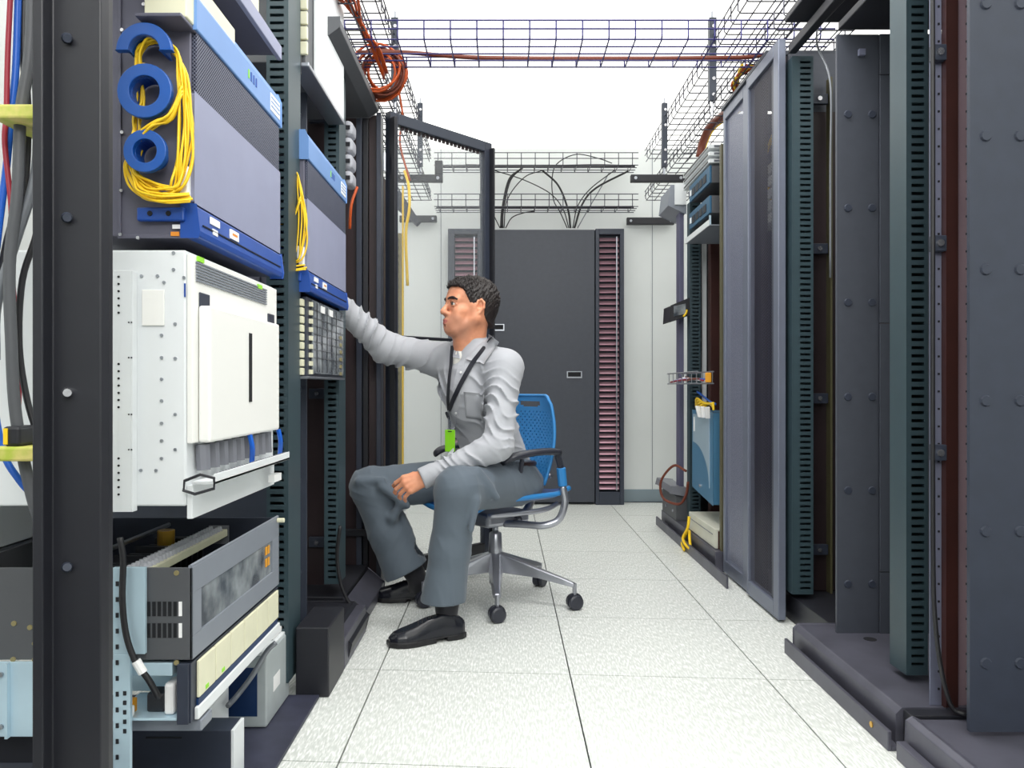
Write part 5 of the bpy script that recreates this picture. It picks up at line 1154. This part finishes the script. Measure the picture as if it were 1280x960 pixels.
# ---- shoes and socks
def shoe(heel, toe, ankle):
    heel, toe = V(*heel, 0.), V(*toe, 0.); d = toe-heel; L_ = np.linalg.norm(d); d = d/L_; s_ = np.cross(V(0, 0, 1), d)
    M = np.stack([d, s_, V(0, 0, 1)])
    wx_ = np.array([0, .05, .15, .3, .5, .68, .82, .93, 1.0]); ww = np.array([.018, .030, .034, .032, .038, .047, .046, .034, .016])
    top = np.array([.060, .074, .084, .092, .082, .064, .054, .046, .032])
    t = thing('shoe', '', '', tuple(heel)); 
    def up(P):
        q = (P-heel)@M.T; x = q[..., 0]/L_; w_ = np.interp(x, wx_, ww)+.0; h_ = np.interp(x, wx_, top); hh = h_-.014
        zz = (q[..., 2]-.014)/hh; tap = np.sqrt(np.clip(1-np.clip(zz, 0, 1)**2.4*.75, .05, 1)); l = np.abs(q[..., 1])-w_*tap
        xe = np.maximum(-q[..., 0]-.0+.012*np.clip(zz, 0, 1)*0, q[..., 0]-L_)
        return np.maximum.reduce([l*.8, (q[..., 2]-h_)*.7, .012-q[..., 2], xe])
    def so(P):
        q = (P-heel)@M.T; x = q[..., 0]/L_; w_ = np.interp(x, wx_, ww)+.005; z0 = np.where(x < .27, .0, .006*np.clip(1-(x-.27)/.2, 0, 1)+np.where(x > .85, (x-.85)*.05, 0)); z0 = np.where((x > .27) & (x < .42), .014, z0*.4)
        return np.maximum.reduce([np.abs(q[..., 1])-w_, q[..., 2]-(.020+.006*np.clip((.27-x)*50, 0, 1)*0), z0-q[..., 2], -q[..., 0]-.003, q[..., 0]-L_-.004])
    lo, hi = np.minimum(heel, toe)-.07, np.maximum(heel, toe)+.07; lo[2] = -.01; hi[2] = .14
    o = []
    for (f, nm, m, it) in ((up, 'upper', 'shoe_black', 5), (so, 'sole', 'sole_black', 1)):
        g = Field(); g.fn(f, lo, hi, 0)
        if nm == 'upper': g.cone(ankle, ankle+V(0, 0, .1), .034, .036, .006, sub=True)
        v_, q_ = g.mesh(lo, hi, .003); v_ = lap(v_, q_, it, .5)
        if nm == 'sole': v_[:, 2] = np.maximum(v_[:, 2], .0005)
        o.append(nmesh(nm, [(v_, q_, 0)], [m], t))
    for k in range(4):
        x = L_*(.44+.055*k); z = np.interp(x/L_, wx_, top)*.985; c = heel+d*x+V(0, 0, z)
        MB().tube(bez([tuple(c-s_*.022-V(0,0,.012)), tuple(c-s_*.008+V(0,0,.001)), tuple(c+s_*.008+d*.006+V(0,0,.001)), tuple(c+s_*.022+d*.008-V(0,0,.012))], 4), .0022, 5).build('lace', 'sole_black', t, smooth=True)
    return t
def child_shoe(t):
    t.parent = man; t.location = Vector(t.location)-man.location
    for k in ('label', 'category'): 
        if k in t: del t[k]
    return t
s1 = shoe((-.150, 2.802), (-.405, 2.683), AL+V(.0, .0, 0)); child_shoe(s1)
s2 = shoe((-.300, 3.255), (-.560, 3.275), AR); child_shoe(s2)
for (a, k) in ((AL, KL), (AR, KR)):
    MB().tube([tuple(a+V(0, 0, -.045)), tuple(a+V(0, 0, .01)), tuple(a*.72+k*.28)], [.036, .043, .052], 16).build('sock', 'sock_black', man, smooth=True)
# ---- collar, undershirt, placket, lanyard and badge on the shirt surface
def hit(px, py, fld, d0=2.6, d1=3.4, off=0.):
    ds = np.linspace(d0, d1, 900); P = np.stack([(px-CX)*ds/F_PX, ds, CH-(py-CY)*ds/F_PX], -1); f = fld.ev(P)
    i = np.argmax(f < 0); p = P[i] if (f < 0).any() else P[450]
    e = .004; G = np.stack([fld.ev((p+np.eye(3)[j]*e)[None])[0]-fld.ev((p-np.eye(3)[j]*e)[None])[0] for j in range(3)]); n_ = nrm(G+1e-9)
    return p+n_*off, n_
def ribbon(name, pxs, width, m, parent, off=.005, th=.0018, fld=None, n=5, smoothn=3):
    pts = [hit(x, y, fld or sf, off=off) for x, y in pxs]; c = np.array([p[0] for p in pts]); N = np.array([p[1] for p in pts])
    for _ in range(smoothn): c[1:-1] = .5*c[1:-1]+.25*(c[:-2]+c[2:]); N[1:-1] = .5*N[1:-1]+.25*(N[:-2]+N[2:])
    vs = []; fs = []
    for i in range(len(c)):
        t_ = nrm(c[min(i+1, len(c)-1)]-c[max(i-1, 0)]); n_ = nrm(N[i]-t_*(N[i]@t_)); s_ = np.cross(t_, n_)*width/2
        vs += [c[i]-s_-n_*th, c[i]+s_-n_*th, c[i]+s_+n_*th, c[i]-s_+n_*th]
    for i in range(len(c)-1):
        for j in range(4): fs.append((4*i+j, 4*i+(j+1) % 4, 4*i+4+(j+1) % 4, 4*i+4+j))
    fs += [(3, 2, 1, 0), tuple(4*(len(c)-1)+j for j in range(4))]
    return MB().add(vs, fs).build(name, m, parent, smooth=False)
def lerp(pts, n=6):
    o = []
    for a, b in zip(pts[:-1], pts[1:]):
        for k in range(n): o.append((a[0]+(b[0]-a[0])*k/n, a[1]+(b[1]-a[1])*k/n))
    return o+[pts[-1]]
def patch(name, quad, m, parent, off=.006, th=.0015, n=8, fld=None, smooth_it=4):
    (a, b, c, d) = quad; g = np.zeros((n+1, n+1, 3)); N = np.zeros((n+1, n+1, 3))
    for i in range(n+1):
        for j in range(n+1):
            u, v = i/n, j/n; x = (a[0]*(1-u)+b[0]*u)*(1-v)+(d[0]*(1-u)+c[0]*u)*v; y = (a[1]*(1-u)+b[1]*u)*(1-v)+(d[1]*(1-u)+c[1]*u)*v
            p, q = hit(x, y, fld or sf, off=off); g[i, j] = p; N[i, j] = q
    for _ in range(smooth_it): g[1:-1, 1:-1] = (g[:-2, 1:-1]+g[2:, 1:-1]+g[1:-1, :-2]+g[1:-1, 2:])/4
    vs = [tuple(g[i, j]-N[i, j]*th) for i in range(n+1) for j in range(n+1)]+[tuple(g[i, j]+N[i, j]*th) for i in range(n+1) for j in range(n+1)]; K = (n+1)**2; fs = []
    for i in range(n):
        for j in range(n):
            q = [i*(n+1)+j, (i+1)*(n+1)+j, (i+1)*(n+1)+j+1, i*(n+1)+j+1]; fs += [tuple(q), tuple(x+K for x in reversed(q))]
    for i in range(n):
        for (p, q) in ((i*(n+1), (i+1)*(n+1)), (i*(n+1)+n, (i+1)*(n+1)+n), (i, i+1), (n*(n+1)+i, n*(n+1)+i+1)): fs.append((p, q, q+K, p+K))
    return MB().add(vs, fs).build(name, m, parent, smooth=True)
v_, q_ = Field().cone(V(-.142, 3.15, 1.02), V(-.145, 3.14, 1.065), .068, .064, .01).cone(V(-.166, 3.118, 1.0), V(-.168, 3.116, 1.026), .050, .046, .01).mesh((-.26, 3.02, .91), (-.04, 3.26, 1.15), .004)
nmesh('undershirt', [(v_, q_, 0)], ['undershirt'], man)
patch('collar', [(583, 450), (607, 455), (624, 430), (612, 420)], 'shirt_grey', shirt, .008)
patch('collar', [(562, 428), (566, 446), (577, 449), (573, 436)], 'shirt_grey', shirt, .007)
ribbon('placket', lerp([(578, 452), (572, 480), (569, 515), (566, 545), (563, 572)]), .03, 'shirt_grey', shirt, .0025)
patch('pocket', [(580, 490), (606, 494), (604, 525), (583, 521)], 'shirt_grey', shirt, .005)
for (x, y) in ((577, 466), (571, 516), (568, 544)):
    p, n_ = hit(x, y, sf, off=.005); MB().cyl(tuple(p), tuple(p+n_*.002), .005, n=12).build('button', 'label_white', shirt)
ly = thing('lanyard', '', '', (-.2, 3.0, .8)); ly.parent = man; ly.location = Vector(ly.location)-man.location
for k in ('label', 'category'):
    if k in ly: del ly[k]
ribbon('strap', lerp([(616, 424), (603, 441), (590, 457), (578, 478), (568, 500), (564, 513)]), .018, 'lanyard_black', ly, .011)
ribbon('strap', lerp([(567, 433), (566, 455), (563, 480), (562, 500), (563, 513)]), .016, 'lanyard_black', ly, .009)
p, n_ = hit(563, 518, sf, off=.008); MB().cyl(tuple(p), tuple(p+n_*.008), .0165, n=20).build('badge_reel', 'lanyard_black', ly, .002)
p2, n2_ = hit(562, 536, sf, off=.010); MB().tube([tuple(p), tuple(p2)], .0015, 5).build('cord', 'steel', ly)
fr_ = nrm(V(-.35, -.94, 0)); rt = nrm(V(.94, -.35, 0)); bc = hit(562.5, 540, sf, off=.014)[0]; bc = bc*V(1, 0, 1)+V(0, bc[1]-.05, 0); bc[0] = (562.5-CX)*bc[1]/F_PX; bc[2] = CH-(551-CY)*bc[1]/F_PX
MB().obox(tuple(bc), tuple(rt*.021), tuple(fr_*.0015), (0, 0, .042)).build('badge', 'badge_green', ly, .002)
MB().obox(tuple(bc+fr_*.0022+V(0, 0, .036)), tuple(rt*.008), tuple(fr_*.0006), (0, 0, .002)).build('badge_slot', 'slot_dark', ly)
MB().obox(tuple(bc+fr_*.0022+V(.004, 0, -.034)), tuple(rt*.006), tuple(fr_*.0006), (0, 0, .002)).build('badge_print', 'label_white', ly)
MB().obox(tuple(p2+V(0, 0, .0)), tuple(rt*.004), tuple(fr_*.002), (0, 0, .006)).build('clip', 'steel', ly)
